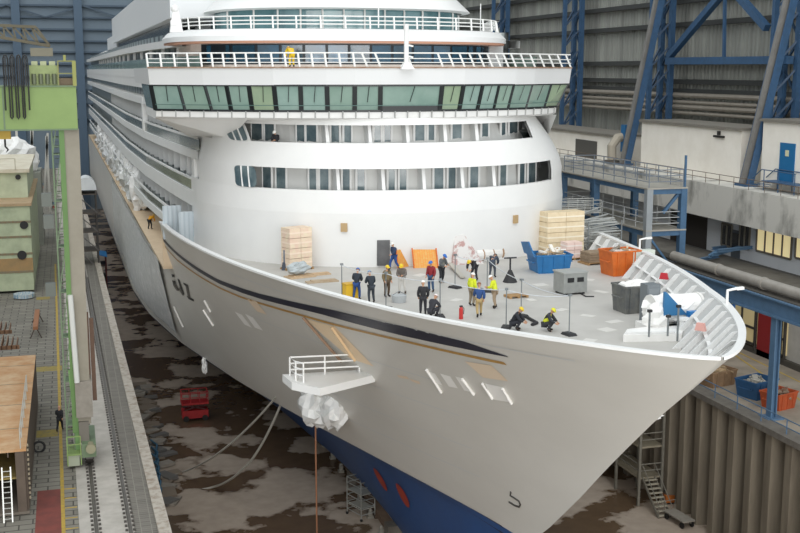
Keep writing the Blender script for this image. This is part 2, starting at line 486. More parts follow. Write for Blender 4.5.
# rooms on the walkway
ventm = M('55524d', .6)
def room(x0, x1, lab, zt):
    a, b = at(x0, 150, X=63), at(x1, 150, X=63)
    t = thing('walkway_room', lab, 'room', (66, (a.y+b.y)/2, GZ), 'rooms on the walkway')
    MB().box(63, 68.0, b.y, a.y, GZ, zt-.25).build('walls', cream, t)
    MB().box(62.7, 68.1, b.y-.2, a.y+.2, zt-.25, zt).build('roof', M('7b766d', .8), t)
    return t, a.y, b.y
t, ya, yb = room(641, 741, 'long cream room between the two leaning struts', at(660, 121, X=63).z)
l_ = at(720, 135, X=63); m = MB(); m.box(62.75, 63, l_.y-.9, l_.y+.9, l_.z-.25, l_.z-.05); m.cyl(62.85, l_.y, l_.z, l_.z+.4, .18); m.build('wall_lamp', dark, t)
t, ya, yb = room(762, 850, 'cream room with a blue door at right', at(770, 119, X=63).z)
a, b = at(780, 160, X=63), at(795, 160, X=63)
zt, zb = at(787, 143, X=63).z, GZ+.9
dd = MB().box(62.92, 63.02, b.y, a.y, zb, zt).build('door', M('1c6a9c', .5), t)
p_ = at(788, 153, X=63); MB().box(62.88, 62.93, p_.y-.25, p_.y+.25, p_.z-.3, p_.z+.25).build('door_pane', M('d9d5b0', .3), dd)
# blue stair up to that door
t = thing('blue_stair', 'small blue steel stair with handrails below the blue door', 'stair', (62, b.y, GZ))
m = MB()
for i in range(4): m.box(61.4, 62.9, a.y+.4+i*.32, a.y+.72+i*.32, GZ+.75-.2*i, GZ+.8-.2*i)
m.box(61.4, 62.9, b.y-2.5, a.y+.4, GZ+.84, GZ+.9); m.build('treads', blue, t)
m = MB()
for x in (61.4, 62.85):
    m.tube([(x, b.y-2.5, GZ+1.9), (x, a.y+.4, GZ+1.9), (x, a.y+1.8, GZ+1)], .05, 6)
    for yy in (b.y-2.4, b.y, a.y): m.tube([(x, yy, GZ), (x, yy, GZ+1.9)], .05, 6)
m.build('handrail', blue, t)
t, ya, yb = room(530, 616, 'low cream room with a dark vent behind the bridge wing', at(600, 133, X=63).z)
p_, q_ = at(576, 150, X=63), at(597, 150, X=63)
m = MB(); m.box(62.9, 63.05, q_.y, p_.y, at(586, 158, X=63).z, at(586, 140, X=63).z)
m.build('vent_grille', ventm, t)
t = thing('air_unit', 'round beige duct elbow beside the dark vent', 'duct', at(612, 160, X=61.5))
p_ = at(612, 160, X=61.5); MB().tube([p_, p_+Vector((0, .2, 1.6)), p_+Vector((.8, .3, 2.6)), p_+Vector((1.3, .3, 2.6))], .55, 10).build('duct', M('a49c8d', .6), t)
MB().cbox(p_.x, p_.y, p_.z-.3, 1.3, 1.3, .3).build('duct_base', ventm, t)
a = at(622, 135, X=63.2)
tag(MB().box(63.3, 63.9, a.y-.5, a.y+.5, a.z-2, a.z+1.2).build('wall_cabinet', M('2a6c9e', .5)), 'tall blue cabinet left of the leaning strut', 'cabinet')
# walkway railing along the gallery edge
t = thing('walkway_railing', 'thin brown railing along the concrete walkway edge', 'railing', (GX+.2, 120, GZ))
m = MB()
for z in (.5, 1.0): m.tube([(GX+.2, 62, GZ+z), (GX+.2, 290, GZ+z)], .035, 6)
m.build('rails', M('6b5b4c', .6), t)
m = MB()
for i in range(90): m.tube([(GX+.2, 62+i*2.5, GZ), (GX+.2, 62+i*2.5, GZ+1)], .03, 5)
o = m.build('posts', M('6b5b4c', .6), t)
# big pipes and the blue beam in front of the gallery
BX = at(771, 418, Z=QUAY).x
c_top = at(777, 312, X=BX); c_bot = at(771, 418, Z=QUAY)
t = thing('blue_crane_beam', 'long blue steel beam carried over the quay on blue columns', 'beam', (BX, c_bot.y, QUAY))
zt = at(760, 293, X=BX).z; zb = at(760, 311, X=BX).z
bl = M('557390', .55, 0, .5, 1.5, 0, '456079')
m = MB()
m.box(BX-.12, BX+.12, 50, 83, zb, zt); m.box(BX-.45, BX+.45, 50, 83, zt-.12, zt); m.box(BX-.45, BX+.45, 50, 83, zb, zb+.12)
m.build('beam', bl, t)
for dY in (0, 16):
    m = MB(); yy = c_bot.y+dY
    m.box(BX-.24, BX-.16, yy-.3, yy+.3, QUAY, zb); m.box(BX+.16, BX+.24, yy-.3, yy+.3, QUAY, zb); m.box(BX-.16, BX+.16, yy-.05, yy+.05, QUAY, zb)
    m.cbox(BX, yy, QUAY, 1.3, 1.3, .12)
    m.build('column', bl, t)
m = MB(); m.box(BX-.2, BX+1.2, 50, 83, zt, zt+.08); m.build('deck_plate', M('4f4b45', .8), t)
px = MB(); pz = zt+.62
px.tube([(BX+.5, 50, pz), (BX+.5, 83, pz)], .4, 14)
for i in range(5): px.tube([(BX+.5, 52+i*6, pz), (BX+.5, 52.3+i*6, pz)], .46, 14)
tag(px.build('grey_pipe', M('9b968e', .5, 0, .5, 1, 0, '7a756d'), smooth=40), 'thick grey pipe running along the top of the blue beam', 'pipe')
px = MB(); px.tube([(GX-4.2, 60, -17.75), (GX-4.2, 79, -17.75)], .4, 12)
tag(px.build('grey_pipe', M('7f7a72', .5, 0, .5, 1, 0, '625d56'), smooth=40), 'thinner dull grey pipe behind the thick one', 'pipe')
# service platform that carries the second pipe and the blue steel stock
struct(MB().box(SX-.6, GX-2.4, 60, 118, -18.6, -18.2).build('trim_6', M('45413b', .85, 0, .5, 1, 0, '332f2b')))
for i, (qx, qy, ang, lab) in enumerate(((700, 262, 1.1, 'nearest the railing'), (716, 257, .75, 'lying across the others'), (735, 254, 1.3, 'farthest along the wall'), (728, 262, 1.0, 'in the middle of the stack'), (742, 263, 1.35, 'beside the grey wall'))):
    g_ = at(qx, qy, Z=-18.1); x, y = g_.x, g_.y; z = -18.18+.3*i
    d = Vector((math.sin(ang), math.cos(ang), 0))*3.2; c = Vector((x, y, z+.18))
    m = MB(); m.bar(c-d, c+d, .3, .06); m.bar(c-d+Vector((0, 0, .24)), c+d+Vector((0, 0, .24)), .3, .06); m.bar(c-d+Vector((0, 0, .12)), c+d+Vector((0, 0, .12)), .06, .24)
    tag(m.build('steel_beam', bluelt if i % 2 else bl), 'blue steel girder on the platform by the gallery, '+lab, 'beam', 'stacked blue girders')
# ------------------------------------------------------------------ the ship
X0 = 22.3
SZ = [-34, -33, -28, -25, -22.7, -20, -17.75, -16.2, -14.1, -12.3, -11.14, -10.3]
SY = [57, 55.6, 54.8, 53.2, 50.2, 47.0, 44.5, 42.7, 40.2, 37.9, 36.5, 35.6]
def stem(z): return interp(z, SZ, SY)
def zr(Y): return interp(Y, [35.5, 40, 44.3, 50, 56.8, 68.8, 76, 85, 300], [-10.35, -10.5, -10.7, -10.94, -11.1, -11.4, -11.5, -11.6, -11.6])
WL = -24.75
def hb(z, Y):
    wt = min(max((-10.8-z)/14.0, 0), 1)**.9
    B = 15.6-.2*wt; L = 54+27*wt; e = .742+.508*wt
    s = Y-stem(z)
    if s <= 0: return 0.
    b = B*(1-(1-min(s/L, 1))**2)**e
    if z < WL: k = min((WL-z)/8.75, 1); tk = interp(Y, [60, 84, 105, 140, 170], [.97, .92, .72, .35, .12]); b *= (1-tk*k**.5)*max(1-k**8, 0)**.5
    return b
def hp(Y, z, side=-1, off=0.):
    b = hb(z, Y)
    if not off: return Vector((X0+side*b, Y, z))
    e = .05
    ty = Vector((side*(hb(z, Y+e)-hb(z, Y-e)), 2*e, 0)); tz = Vector((side*(hb(z+e, Y)-hb(z-e, Y)), 0, 2*e))
    n = ty.cross(tz).normalized()
    if n.x*side < 0: n = -n
    return Vector((X0+side*b, Y, z))+n*off
def hull_at(px, py, side=-1):
    """(Y, z) on the hull shell seen at a pixel"""
    best = None
    z = -25.0; Y = 60.0
    def err(Y, z):
        q = proj(hp(Y, z, side)); return (q[0]-px)**2+(q[1]-py)**2
    best = min(((err(38+i*1.5, -25+j*.75), 38+i*1.5, -25+j*.75) for i in range(48) for j in range(20)), key=lambda t: t[0])
    e, Y, z = best; st = .75
    while st > .01:
        moved = False
        for dy, dz in ((st, 0), (-st, 0), (0, st/2), (0, -st/2), (st, st/2), (-st, -st/2), (st, -st/2), (-st, st/2)):
            q = err(Y+dy, z+dz)
            if q < e: e, Y, z = q, Y+dy, z+dz; moved = True
        if not moved: st *= .5
    return Y, z
YB = 90.0            # aft end of the bulwark, the boat recess follows
ZREC = -15.2
ship = thing('cruise_ship', 'huge white cruise ship under construction, bow towards the camera, filling the dock', 'ship', (X0, 160, FLOOR+1.5))
hullwhite = M('dad7d0', .38, 0, .55, .16, 0, 'd0cdc6', stretch=(1, 1, 1.6))
white = M('e9e9e7', .45, 0, .35, .6, 0, 'e0e0df')
offwhite = M('d2d3d2', .5)
antifoul = M('17508f', .45, 0, .5, .3, 0, '123f74')
NT = 46
def col_pt(t, v0, v1, v, side):
    """t along the hull (0 stem .. 1 bulwark end), v between two heights (functions of Y)"""
    Y = 40.0
    for _ in range(6):
        z = lerp(v0(Y), v1(Y), v); st = stem(z); Y = st+(YB-st)*t**1.9
    return Vector((X0+side*hb(z, Y), Y, z))
def shell(m, v0, v1, nv, aft):
    for side in (-1, 1):
        rows = []
        for j in range(nv+1):
            r = [col_pt(i/NT, v0, v1, j/nv, side) for i in range(NT+1)]
            if aft:
                z = r[-1].z
                for k in range(1, 15):
                    Y = lerp(YB, 284, k/14); r.append(Vector((X0+side*hb(z, Y), Y, z)))
            rows.append(r)
        m.grid(rows)
m = MB()
shell(m, lambda Y: zr(Y), lambda Y: ZREC, 10, False)
shell(m, lambda Y: ZREC, lambda Y: WL, 14, True)
bw = hb(-20, 284)
m.face([(X0-bw, 284, WL), (X0+bw, 284, WL), (X0+bw, 284, ZREC), (X0-bw, 284, ZREC)])
m.build('hull', hullwhite, ship, smooth=35, merge=.004)
m = MB(); m.mi = 0
shell(m, lambda Y: WL, lambda Y: FLOOR+1.5, 14, True)
m.build('underwater_hull', antifoul, ship, smooth=60, merge=.004)
# boot-top line
def hull_strip(ys, top, bot, off, mat, name, parent=ship, side=-1):
    m = MB(); rows = [[], [], []]
    for Y in ys:
        a, b = top(Y), bot(Y)
        rows[0].append(hp(Y, a, side, off)); rows[1].append(hp(Y, (a+b)/2, side, off)); rows[2].append(hp(Y, b, side, off))
    m.grid(rows); return m.build(name, mat, parent, smooth=60)
navy = M('1d2338', .4); gold = M('b98f4e', .45)
def rng(a, b, n): return [lerp(a, b, i/(n-1)) for i in range(n)]
for side in (-1, 1):
    nt_ = ([44.7, 46.8, 50.5, 56.8, 61, 67, 70.5, 74.8, 79.2, 84.8, 92], [12.15, 11.85, 11.92, 12.28, 12.68, 13.2, 13.42, 13.62, 13.5, 13.25, 12.7])
    nb_ = ([44.7, 46.5, 51.5, 59, 61, 67, 70.5, 74.8, 79.2, 84.8, 92], [12.2, 12.32, 12.62, 12.95, 13.1, 13.6, 13.82, 13.98, 13.88, 13.55, 13.05])
    hull_strip(rng(44.7, 89.9, 70), lambda Y: -interp(Y, *nt_), lambda Y: -interp(Y, *nb_), .03, navy, 'navy_stripe', side=side)
    gs = ([45, 52, 58.5, 63.2, 68, 71.8, 75.8, 80.2, 86, 92], [12.65, 13.0, 13.45, 13.72, 14.05, 14.3, 14.4, 14.3, 14.05, 13.3])
    hull_strip(rng(45.4, 89.9, 70), lambda Y: -interp(Y, *gs)+.07, lambda Y: -interp(Y, *gs)-.08, .03, gold, 'gold_stripe', side=side)
    hull_strip(rng(41, 72, 40), lambda Y: zr(Y)-.98, lambda Y: zr(Y)-1.04, .03, offwhite, 'knuckle_seam', side=side)
    for dz in (4.3, 6.4, 8.6, 10.6):
        hull_strip(rng(50+dz*.5, 72, 40), lambda Y: zr(Y)-dz, lambda Y: zr(Y)-dz-.05, .015, offwhite, 'weld_seam', side=side)
    hull_strip(rng(55.5, 140, 60), lambda Y: WL+.05, lambda Y: WL-.55, .02, M('1c1826', .5), 'boot_top_line', side=side)
    # bow thruster tunnels
    for px_, py_ in ((403, 495), (385, 482)):
        pass
def hull_patch(pix, off, mat, name, n=6):
    """quad of coating on the hull, corners given where the photo shows them"""
    c = [hull_at(*p) for p in pix]
    m = MB(); rows = []
    for j in range(n+1):
        v = j/n; r = []
        for i in range(n+1):
            u = i/n
            Y = lerp(lerp(c[0][0], c[1][0], u), lerp(c[3][0], c[2][0], u), v); z = lerp(lerp(c[0][1], c[1][1], u), lerp(c[3][1], c[2][1], u), v)
            r.append(hp(Y, z, -1, off))
        rows.append(r)
    m.grid(rows); return m.build(name, mat, ship, smooth=60)
primer = M('ead6bd', .6); patchw = M('fbf9f5', .5)
hull_patch(((461, 361), (487, 365), (504, 381), (479, 377)), .03, primer, 'primer_patch')
hull_patch(((395, 374.5), (405, 376), (407, 379), (397, 377)), .03, primer, 'primer_patch')
hull_patch(((407, 378), (417, 381), (418, 384), (410, 381)), .03, primer, 'primer_patch')
hull_patch(((247, 298), (256, 300), (267, 314), (258, 311)), .03, primer, 'primer_patch')
for q in (((236, 311), (243, 314), (253, 327), (246, 324)), ((246, 313), (254, 317), (264, 330), (256, 327)),
          ((426, 371), (432, 373), (440, 385), (434, 383)), ((437, 373), (447, 376), (455, 388), (446, 386)), ((452, 376), (460, 378), (469, 392), (461, 390)),
          ((481, 383), (499, 387), (506, 402), (489, 399))):
    hull_patch(q, .03, patchw, 'painted_plate')
for a, b in (((178, 306), (187, 326)), ((206, 309), (216, 325)), ((207, 300), (213, 311)), ((424, 369), (439, 392)), ((459, 378), (471, 394)), ((479, 383), (489, 398)), ((499, 388), (508, 403))):
    p, q = hull_at(*a), hull_at(*b)
    m = MB(); m.tube([hp(lerp(p[0], q[0], i/5), lerp(p[1], q[1], i/5), -1, .06) for i in range(6)], .075, 6); m.build('hull_fender_bar', patchw, ship, smooth=60)
# hook shaped mark near the stem
m = MB(); pts = [hull_at(*p) for p in ((508.5, 492), (508, 495.5), (512, 498), (516.5, 501), (518, 504.5), (517, 507), (512.5, 505.5), (507, 502))]
m.tube([hp(p[0], p[1], -1, .02) for p in pts], .055, 5); m.build('hook_mark', M('45423f', .5), ship, smooth=60)
# painted name characters as far as they are finished
lettersY = lambda a: [hull_at(*p) for p in a]
blackm = M('17171a', .5); greym = M('6c6660', .5, 0, .8, 5, 0, '3a3835')
for poly, mt in ((((174.8, 273.6), (177.2, 274), (177.6, 276.6), (175.6, 276.4)), blackm),
                 (((175.6, 279.6), (178.8, 280.4), (178.8, 283), (177, 285.8)), blackm), (((176.8, 285), (178.6, 283.6), (182, 290.6), (180, 290)), greym),
                 (((180.4, 277.8), (182.6, 279.4), (187.6, 294), (184.8, 292.4)), blackm), (((181.6, 287.8), (183, 286.4), (187.2, 294.8), (185.6, 294.8)), greym),
                 (((186, 282), (190.6, 284.2), (191, 286), (187, 284.4)), blackm), (((188.2, 284.6), (191, 286), (193.4, 297.4), (190.6, 295.6)), greym),
                 (((189.2, 294.8), (196.4, 298.6), (196.8, 300.8), (191.8, 298.6)), blackm)):
    hull_patch(poly, .035, mt, 'name_lettering', 3)
# bow thruster tunnel mouths: red discs lying on the blue plating
def disc(Y, z, r, mat, name, off=.04, ring=None):
    m = MB(); rows = []
    for j in range(5):
        rr = r*j/4 if j else .01
        rows.append([hp(Y+rr*math.cos(2*PI*k/20), z+rr*math.sin(2*PI*k/20), -1, off) for k in range(20)])
    m.grid(rows, True); return m.build(name, mat, ship, smooth=60)
redm = M('b23a26', .5, 0, .4, 2, 0, '8a2a1c')
TH = []
for px_, py_ in ((404, 495), (382, 479)):
    # march along the view ray to the blue plating
    d = at(px_, py_, Z=-26.0)/26.0; k = 26.0
    while k < 34 and abs((d*k).x-X0) > hb((d*k).z, (d*k).y): k += .02
    p = d*k; TH.append(p)
    disc(p.y, p.z, .85, redm, 'bow_thruster_tunnel')
# foredeck plate, bulwark inside, cap rail
deckm = M('bfbcb6', .6, 0, .6, .45, .05, 'aeaba5')
m = MB(); ring = []
ts = [i/40 for i in range(41)]
def inner(Y, z, side, off=.25):
    return Vector((X0+side*max(hb(z, Y)-off, 0.02), Y, z))
ysd = [38.9+(90-38.9)*t**1.7 for t in ts]
L_ = [inner(Y, DECK, -1) for Y in ysd]; R_ = [inner(Y, DECK, 1) for Y in ysd]
m.grid([L_, R_]); m.build('foredeck', deckm, ship)
rnd = random.Random(14)
for px_, py_ in ((586, 316), (612, 322), (604, 330), (586, 341), (570, 262), (590, 280), (560, 310), (455, 300), (530, 300), (600, 292), (420, 275), (540, 285)):
    q = at(px_, py_, Z=DECK); m = MB(); m.cbox(q.x, q.y, DECK, rnd.uniform(.4, .9), rnd.uniform(.4, .9), .012, rnd.uniform(0, 1)); m.build('deck_patch', M('d3d0ca', .6), ship)
for side in (-1, 1):
    m = MB(); rows = [[], [], []]; yy = [36.6+(90-36.6)*t**1.7 for t in ts]
    for Y in yy:
        z1 = zr(Y)-.02; z0 = DECK
        for j in range(3):
            z = lerp(z1, z0, j/2); Yc = max(Y, stem(z)+.9)
            rows[j].append(inner(Yc, z, side, .22))
    m.grid(rows); m.build('bulwark_lining', M('bdbdbb', .6), ship, smooth=50)  # greyer than the ribs: shade of the bays put into the lining colour
    # cap rail
    m = MB(); path = []
    for t in ts:
        Y = 35.66+(YB-35.66)*t**1.9
        path.append((inner(Y, zr(Y), side, -.06), inner(Y, zr(Y), side, .32)))
    m.grid([[a for a, b in path], [b for a, b in path], [b-Vector((0, 0, .12)) for a, b in path], [a-Vector((0, 0, .12)) for a, b in path], [a for a, b in path]])
    m.build('cap_rail', white, ship)
    # stiffeners inside the bulwark
    Y = 38.6
    while Y < 84:
        zt = zr(Y)-.12
        a = inner(Y, zt, side, .2); b = inner(Y, zt, side, .5)
        foot = inner(max(Y, stem(DECK)+1.0), DECK, side, .2); foot2 = inner(max(Y, stem(DECK)+1.6), DECK, side, .7)
        tang = (inner(Y+.1, zt, side, .2)-inner(Y-.1, zt, side, .2)).normalized()*.07
        m = MB(); m.hexa([a-tang, b-tang, foot2-tang, foot-tang], [a+tang, b+tang, foot2+tang, foot+tang])
        m.build('bulwark_stiffener', white, ship)
        Y += 1.5 if Y < 46 else 1.9
    m = MB(); yy = [39.5+(84-39.5)*t**1.4 for t in ts]
    for (za, o1) in ((.5, .42),):
        a = [inner(max(Y, stem(lerp(zr(Y), DECK, za))+1), lerp(zr(Y), DECK, za), side, .2) for Y in yy]; b = [inner(max(Y, stem(lerp(zr(Y), DECK, za))+1.2), lerp(zr(Y), DECK, za), side, o1) for Y in yy]
        m.grid([a, b])
    m.build('bulwark_stringer', white, ship)
# aft end wall of the raised forecastle and the boat recess behind it
beige = M('d8c3a6', .7, 0, .5, .7, 0, 'c6ad8d')
for side in (-1, 1):
    xs = sorted((X0+side*15.4, X0+side*11.0))
    m = MB(); m.box(xs[0], xs[1], YB-.1, YB, ZREC, DECK); m.box(*sorted((X0+side*15.45, X0+side*15.15)), YB-.1, YB, DECK, zr(YB)); m.build('recess_end_wall', beige, ship)
    m = MB(); m.box(xs[0], xs[1], YB, 284, ZREC-.2, ZREC); m.build('boat_deck', beige, ship)
    xw = sorted((X0+side*11.2, X0+side*10.8)); m = MB(); m.box(xw[0], xw[1], YB, 284, ZREC, -10); m.build('recess_inner_wall', offwhite, ship)
# ---- superstructure front: superellipse plan
PEX = 2.15
HX0 = 22.9
def tz(z): return ((min(z, -2.6)+7)/4.2)**1.4 if z > -7 else 0
def BZ(z): return 14.0-1.7*tz(z)
def HXz(z): return HX0-.8*tz(z)
def fr(d, z, off=0., A=14.0, Yc=85.2, B=None, p=PEX):
    """front wall point at lateral distance d from the centreline"""
    B_ = (B or BZ(z))-off; A_ = A-off
    u = min(abs(d)/B_, 1.0)
    return Vector(((HXz(z) if p == PEX else X0-1.5)+max(-B_, min(B_, d)), Yc+(.95*tz(z) if p == PEX else 0)-A_*(1-u**p)**(1/p), z))
def dphi(n, B, a=-PI/2, b=PI/2): return [B*math.sin(lerp(a, b, i/n)) for i in range(n+1)]
def front_band(m, z0, z1, off0=0., offf=None, th=.3, nz=1, dl=None, dr=None, n=64, A=14.0, Yc=85.2, B=None, p=PEX, aft=None):
    """closed band of front wall between two heights"""
    rows_o, rows_i = [], []; off00 = off0
    for j in range(nz+1):
        z = lerp(z0, z1, j/nz); Bz = (B or BZ(z)); off0 = offf(z) if offf else off00
        ds = [d for d in dphi(n, Bz)]
        if dl is not None: ds = [lerp(dl, dr, i/n) for i in range(n+1)]
        ro = [fr(d, z, off0, A, Yc, B, p) for d in ds]; ri = [fr(d*(Bz-off0-th)/(Bz-off0) if dl is None else d, z, off0+th, A, Yc, B, p) for d in ds]
        if aft:
            ro = [Vector((ro[0].x, aft, z))]+ro+[Vector((ro[-1].x, aft, z))]; ri = [Vector((ri[0].x, aft, z))]+ri+[Vector((ri[-1].x, aft, z))]
        rows_o.append(ro); rows_i.append(ri)
    loop = rows_o+rows_i[::-1]+[rows_o[0]]
    m.grid(loop)
m = MB()
front_band(m, DECK, -9.25, offf=lambda z: -.12*(z-DECK)/3.55, nz=2, aft=86.5); front_band(m, -9.25, -7.75, offf=lambda z: .08*(z+7.75), nz=2, aft=86.5)
front_band(m, -6.35, -4.7, nz=3, aft=86.5); front_band(m, -3.55, -2.6, nz=3, aft=86.5)
zl = [(-7.75, -6.35), (-4.7, -3.55)]
def d_at(px, z, off=0., lo=-13.9, hi=13.6):
    """lateral distance of the front wall point seen at column px"""
    best = min((lerp(lo, hi, i/700) for i in range(701)), key=lambda d: abs(proj(fr(d, z, off))[0]-px))
    return best
DL = [d_at(252, -7.1), d_at(249, -4.1)]
DR = [d_at(553, -7.1), d_at(531, -4.1)]
for (z0, z1), dl, dr in zip(zl, DL, DR):
    front_band(m, z0, z1, nz=2, dl=-BZ(z1)+.02, dr=dl, n=30); front_band(m, z0, z1, nz=2, dl=dr, dr=BZ(z1)-.02, n=16)
    for s_ in (-1, 1): m.box(*sorted((HXz(z1)+s_*BZ(z1), HXz(z1)+s_*(BZ(z1)-.3))), 85, 86.5, z0, z1)
m.build('front_house', white, ship, smooth=30)
m = MB(); front_band(m, -11.55, -11.48, off0=-.03, th=.05); m.build('weld_seam', offwhite, ship)
# balcony strips: floors, set-back wall, doors, windows, dividers
back = M('d9d9d6', .6); glassd = M('4d6067', .12, 0, .7, .6, 0, '8d9b9c', spec=.8); framew = M('e2e2e0', .5)
for (z0, z1), dl, dr in zip(zl, DL, DR):
    m = MB(); zf = z0-1.0
    ds = [lerp(dl-1.4, dr+.6, i/40) for i in range(41)]
    for zz in (zf, z1+.25):
        m.grid([[fr(d, zz, .2) for d in ds], [fr(d, zz, 1.7) for d in ds]])
    m.build('balcony_floor', offwhite, ship)
    m = MB(); front_band(m, zf, z1+.25, off0=1.55, th=.2, dl=dl-1.4, dr=dr+.5, n=40); m.build('balcony_back_wall', back, ship)
    def pane(px0, px1, name='balcony_door', off=1.5, zz=(zf+.1, z1+.05), mat=glassd, par=ship):
        zc = (z0+z1)/2; a, b = d_at(px0, zc, off), d_at(px1, zc, off)
        p, q = fr(a, zc, off), fr(b, zc, off)
        m = MB(); n_ = Vector(((q-p).y, -(q-p).x, 0)).normalized()*.06
        m.hexa([Vector((p.x, p.y, zz[0]))-n_, Vector((q.x, q.y, zz[0]))-n_, Vector((q.x, q.y, zz[1]))-n_, Vector((p.x, p.y, zz[1]))-n_],
               [Vector((p.x, p.y, zz[0]))+n_, Vector((q.x, q.y, zz[0]))+n_, Vector((q.x, q.y, zz[1]))+n_, Vector((p.x, p.y, zz[1]))+n_])
        o = m.build(name, mat, par)
        m = MB()
        for c in (p, q): m.bar(Vector((c.x, c.y, zz[0])), Vector((c.x, c.y, zz[1])), .14, .2)
        m.build('door_frame', framew, o)
        return o
    upper = z0 > -6
    if upper: P_ = ((253, 264), (266, 276), (297, 306), (307, 318), (331, 341), (344, 353), (374, 382), (384, 392), (415, 426), (428, 436), (452, 463), (482, 490), (502, 507), (510, 519))
    else: P_ = ((264, 273), (277, 287), (309, 318), (320, 330), (342, 351), (357, 366), (388, 396), (399, 408), (434, 445), (448, 457), (470, 480), (500, 508), (520, 526), (529, 537))
    for a, b in P_: pane(a, b)
    D_ = (330, 373, 411, 449, 481) if upper else (341, 386, 427, 466, 498)
    for px_ in D_:
        d = d_at(px_, (z0+z1)/2, 0); zc_ = (z0+z1)/2; p, q = fr(d, zc_, .15), fr(d, zc_, 1.6)
        t_ = Vector((.11, 0, 0))
        m = MB(); A_ = [Vector((p.x, p.y, zf)), Vector((q.x, q.y, zf)), Vector((q.x, q.y, z1+.25)), Vector((lerp(p.x, q.x, .45), lerp(p.y, q.y, .45), z1+.25))]
        m.hexa([v-t_ for v in A_], [v+t_ for v in A_]); m.build('balcony_divider', white, ship)
    # rounded window left of the strip
    a, b = ((227, 246) if upper else (236, 257))
    zc = (z0+z1)/2; dA, dB = d_at(a, zc), d_at(b, zc)
    m = MB(); n = 24; rows = [[], []]
    for k in range(n):
        an = 2*PI*k/n; cx, cz = math.cos(an), math.sin(an)
        sx = math.copysign(abs(cx)**.4, cx); sz = math.copysign(abs(cz)**.4, cz)
        d = lerp(dA, dB, .5+.5*sx); z = lerp(z0, z1, .5+.5*sz)
        rows[0].append(fr(d, z, -.06)); rows[1].append(fr(d, z, .1))
    cen = fr((dA+dB)/2, zc, -.06); m.grid(rows, True)
    for k in range(n):
        m.face([rows[0][k], rows[0][(k+1) % n], fr(lerp(dA, dB, .5+.45*(1 if math.cos(2*PI*(k+.5)/n) > 0 else -1)*0), zc, -.06)])
    o = m.build('rounded_window', glassd, ship)
    m = MB()
    for f_ in (.33, .66):
        d = lerp(dA, dB, f_); m.bar(fr(d, z0, -.08), fr(d, z1, -.08), .1, .08)
    m.build('window_bar', framew, o)
# door and small plates in the front wall
d0, d1 = d_at(377, -11.8), d_at(390, -11.8)
zt = -11.0
p, q = fr(d0, -11.8, -.12), fr(d1, -11.8, -.12)
m = MB(); m.hexa([Vector((p.x, p.y, DECK+.1)), Vector((q.x, q.y, DECK+.1)), Vector((q.x, q.y+.3, DECK+.1)), Vector((p.x, p.y+.3, DECK+.1))], [Vector((p.x, p.y, zt)), Vector((q.x, q.y, zt)), Vector((q.x, q.y+.3, zt)), Vector((p.x, p.y+.3, zt))])
m.build('deck_door', M('6b6b6c', .5, 0, .6, .8, 0, '3f3f41'), ship)
for px_, py_ in ((344, 227), (516, 219)):
    d = d_at(px_, -10); p = fr(d, at(px_, py_, Y=fr(d, -10).y).z, -.16)
    o = MB().cbox(p.x, p.y, p.z-.28, .42, .16, .56, rz=math.atan2(fr(d+.3, 0).y-fr(d-.3, 0).y, .6)).build('navigation_plate', M('b79b72', .6), ship)
# ---- bridge
bb = [(5.7, 78.8), (9, 76.2), (13.1, 73.9), (17, 72.5), (21, 71.9), (25, 72.1), (29, 73.3), (32, 75), (34.6, 77.4)]
def brY(x, off=0.): return interp(x, [a for a, b in bb], [b for a, b in bb])+off
def br_at(px, off, z):
    best = None
    for i in range(801):
        x = lerp(4.6, 37.5, i/800); xx = 21+(x-21)*(1+off*.022) if off else x
        y = interp(x, [a for a, b in bb], [b for a, b in bb])-off*.7
        e = abs(proj((x, y, z))[0]-px)
        if best is None or e < best[0]: best = (e, Vector((x, y, z)))
    return best[1]
ZB0, ZB1 = -2.62, -.98
pb = [157.5, 186, 212.5, 232, 253, 277.5, 302, 328, 355, 380.5, 440, 459.5, 478, 494, 509, 527, 545, 560]
pt = [152.5, 179.5, 205.5, 227, 250, 274.5, 301, 327.5, 355, 381, 442.5, 464, 483.5, 500, 515, 534, 552.5, 567.5]
bot = [br_at(p, 0, ZB0) for p in pb]; top = [br_at(p, .6, ZB1) for p in pt]
bot[-1] = Vector((34.3, 77.2, ZB0)); top[-1] = Vector((35.1, 77.0, ZB1))
blackf = M('1d2224', .4)
bglass = [M(h, .08, 0, .6, .35, 0, v, spec=.8) for h, v in (('7f9a92', '9fb5ad'), ('8a9f86', 'aab89a'), ('7c968c', '96ada2'), ('8fa79a', '7a9388'))]
bridge = MB()
aftY = 87.0
# hull of the bridge: sole, back part
sole = [Vector((p.x, p.y, 0)) for p in bot]
def ring(pts, z, grow=0): return [Vector((p.x, p.y-grow, z)) for p in pts]
poly_b = [(bot[0].x, aftY)]+[(p.x, p.y) for p in bot]+[(bot[-1].x, aftY)]
br = MB()
br.grid([[Vector((p.x, p.y-.1, ZB0-.02)) for p in bot], [Vector((p.x, p.y-.02, ZB0-.45)) for p in bot], [Vector((p.x, p.y+.5, ZB0-.6)) for p in bot], [Vector((p.x, aftY, ZB0-.6)) for p in bot]])
br.grid([[Vector((bot[0].x, bot[0].y-.1, ZB0-.02)), Vector((bot[0].x, aftY, ZB0-.02))], [Vector((bot[0].x, bot[0].y, ZB0-.45)), Vector((bot[0].x, aftY, ZB0-.45))], [Vector((bot[0].x, bot[0].y+.5, ZB0-.6)), Vector((bot[0].x, aftY, ZB0-.6))]])
br.grid([[Vector((bot[-1].x, bot[-1].y-.1, ZB0-.02)), Vector((bot[-1].x, aftY, ZB0-.02))], [Vector((bot[-1].x, bot[-1].y, ZB0-.45)), Vector((bot[-1].x, aftY, ZB0-.45))]])
bo = br.build('bridge_sole', white, ship)
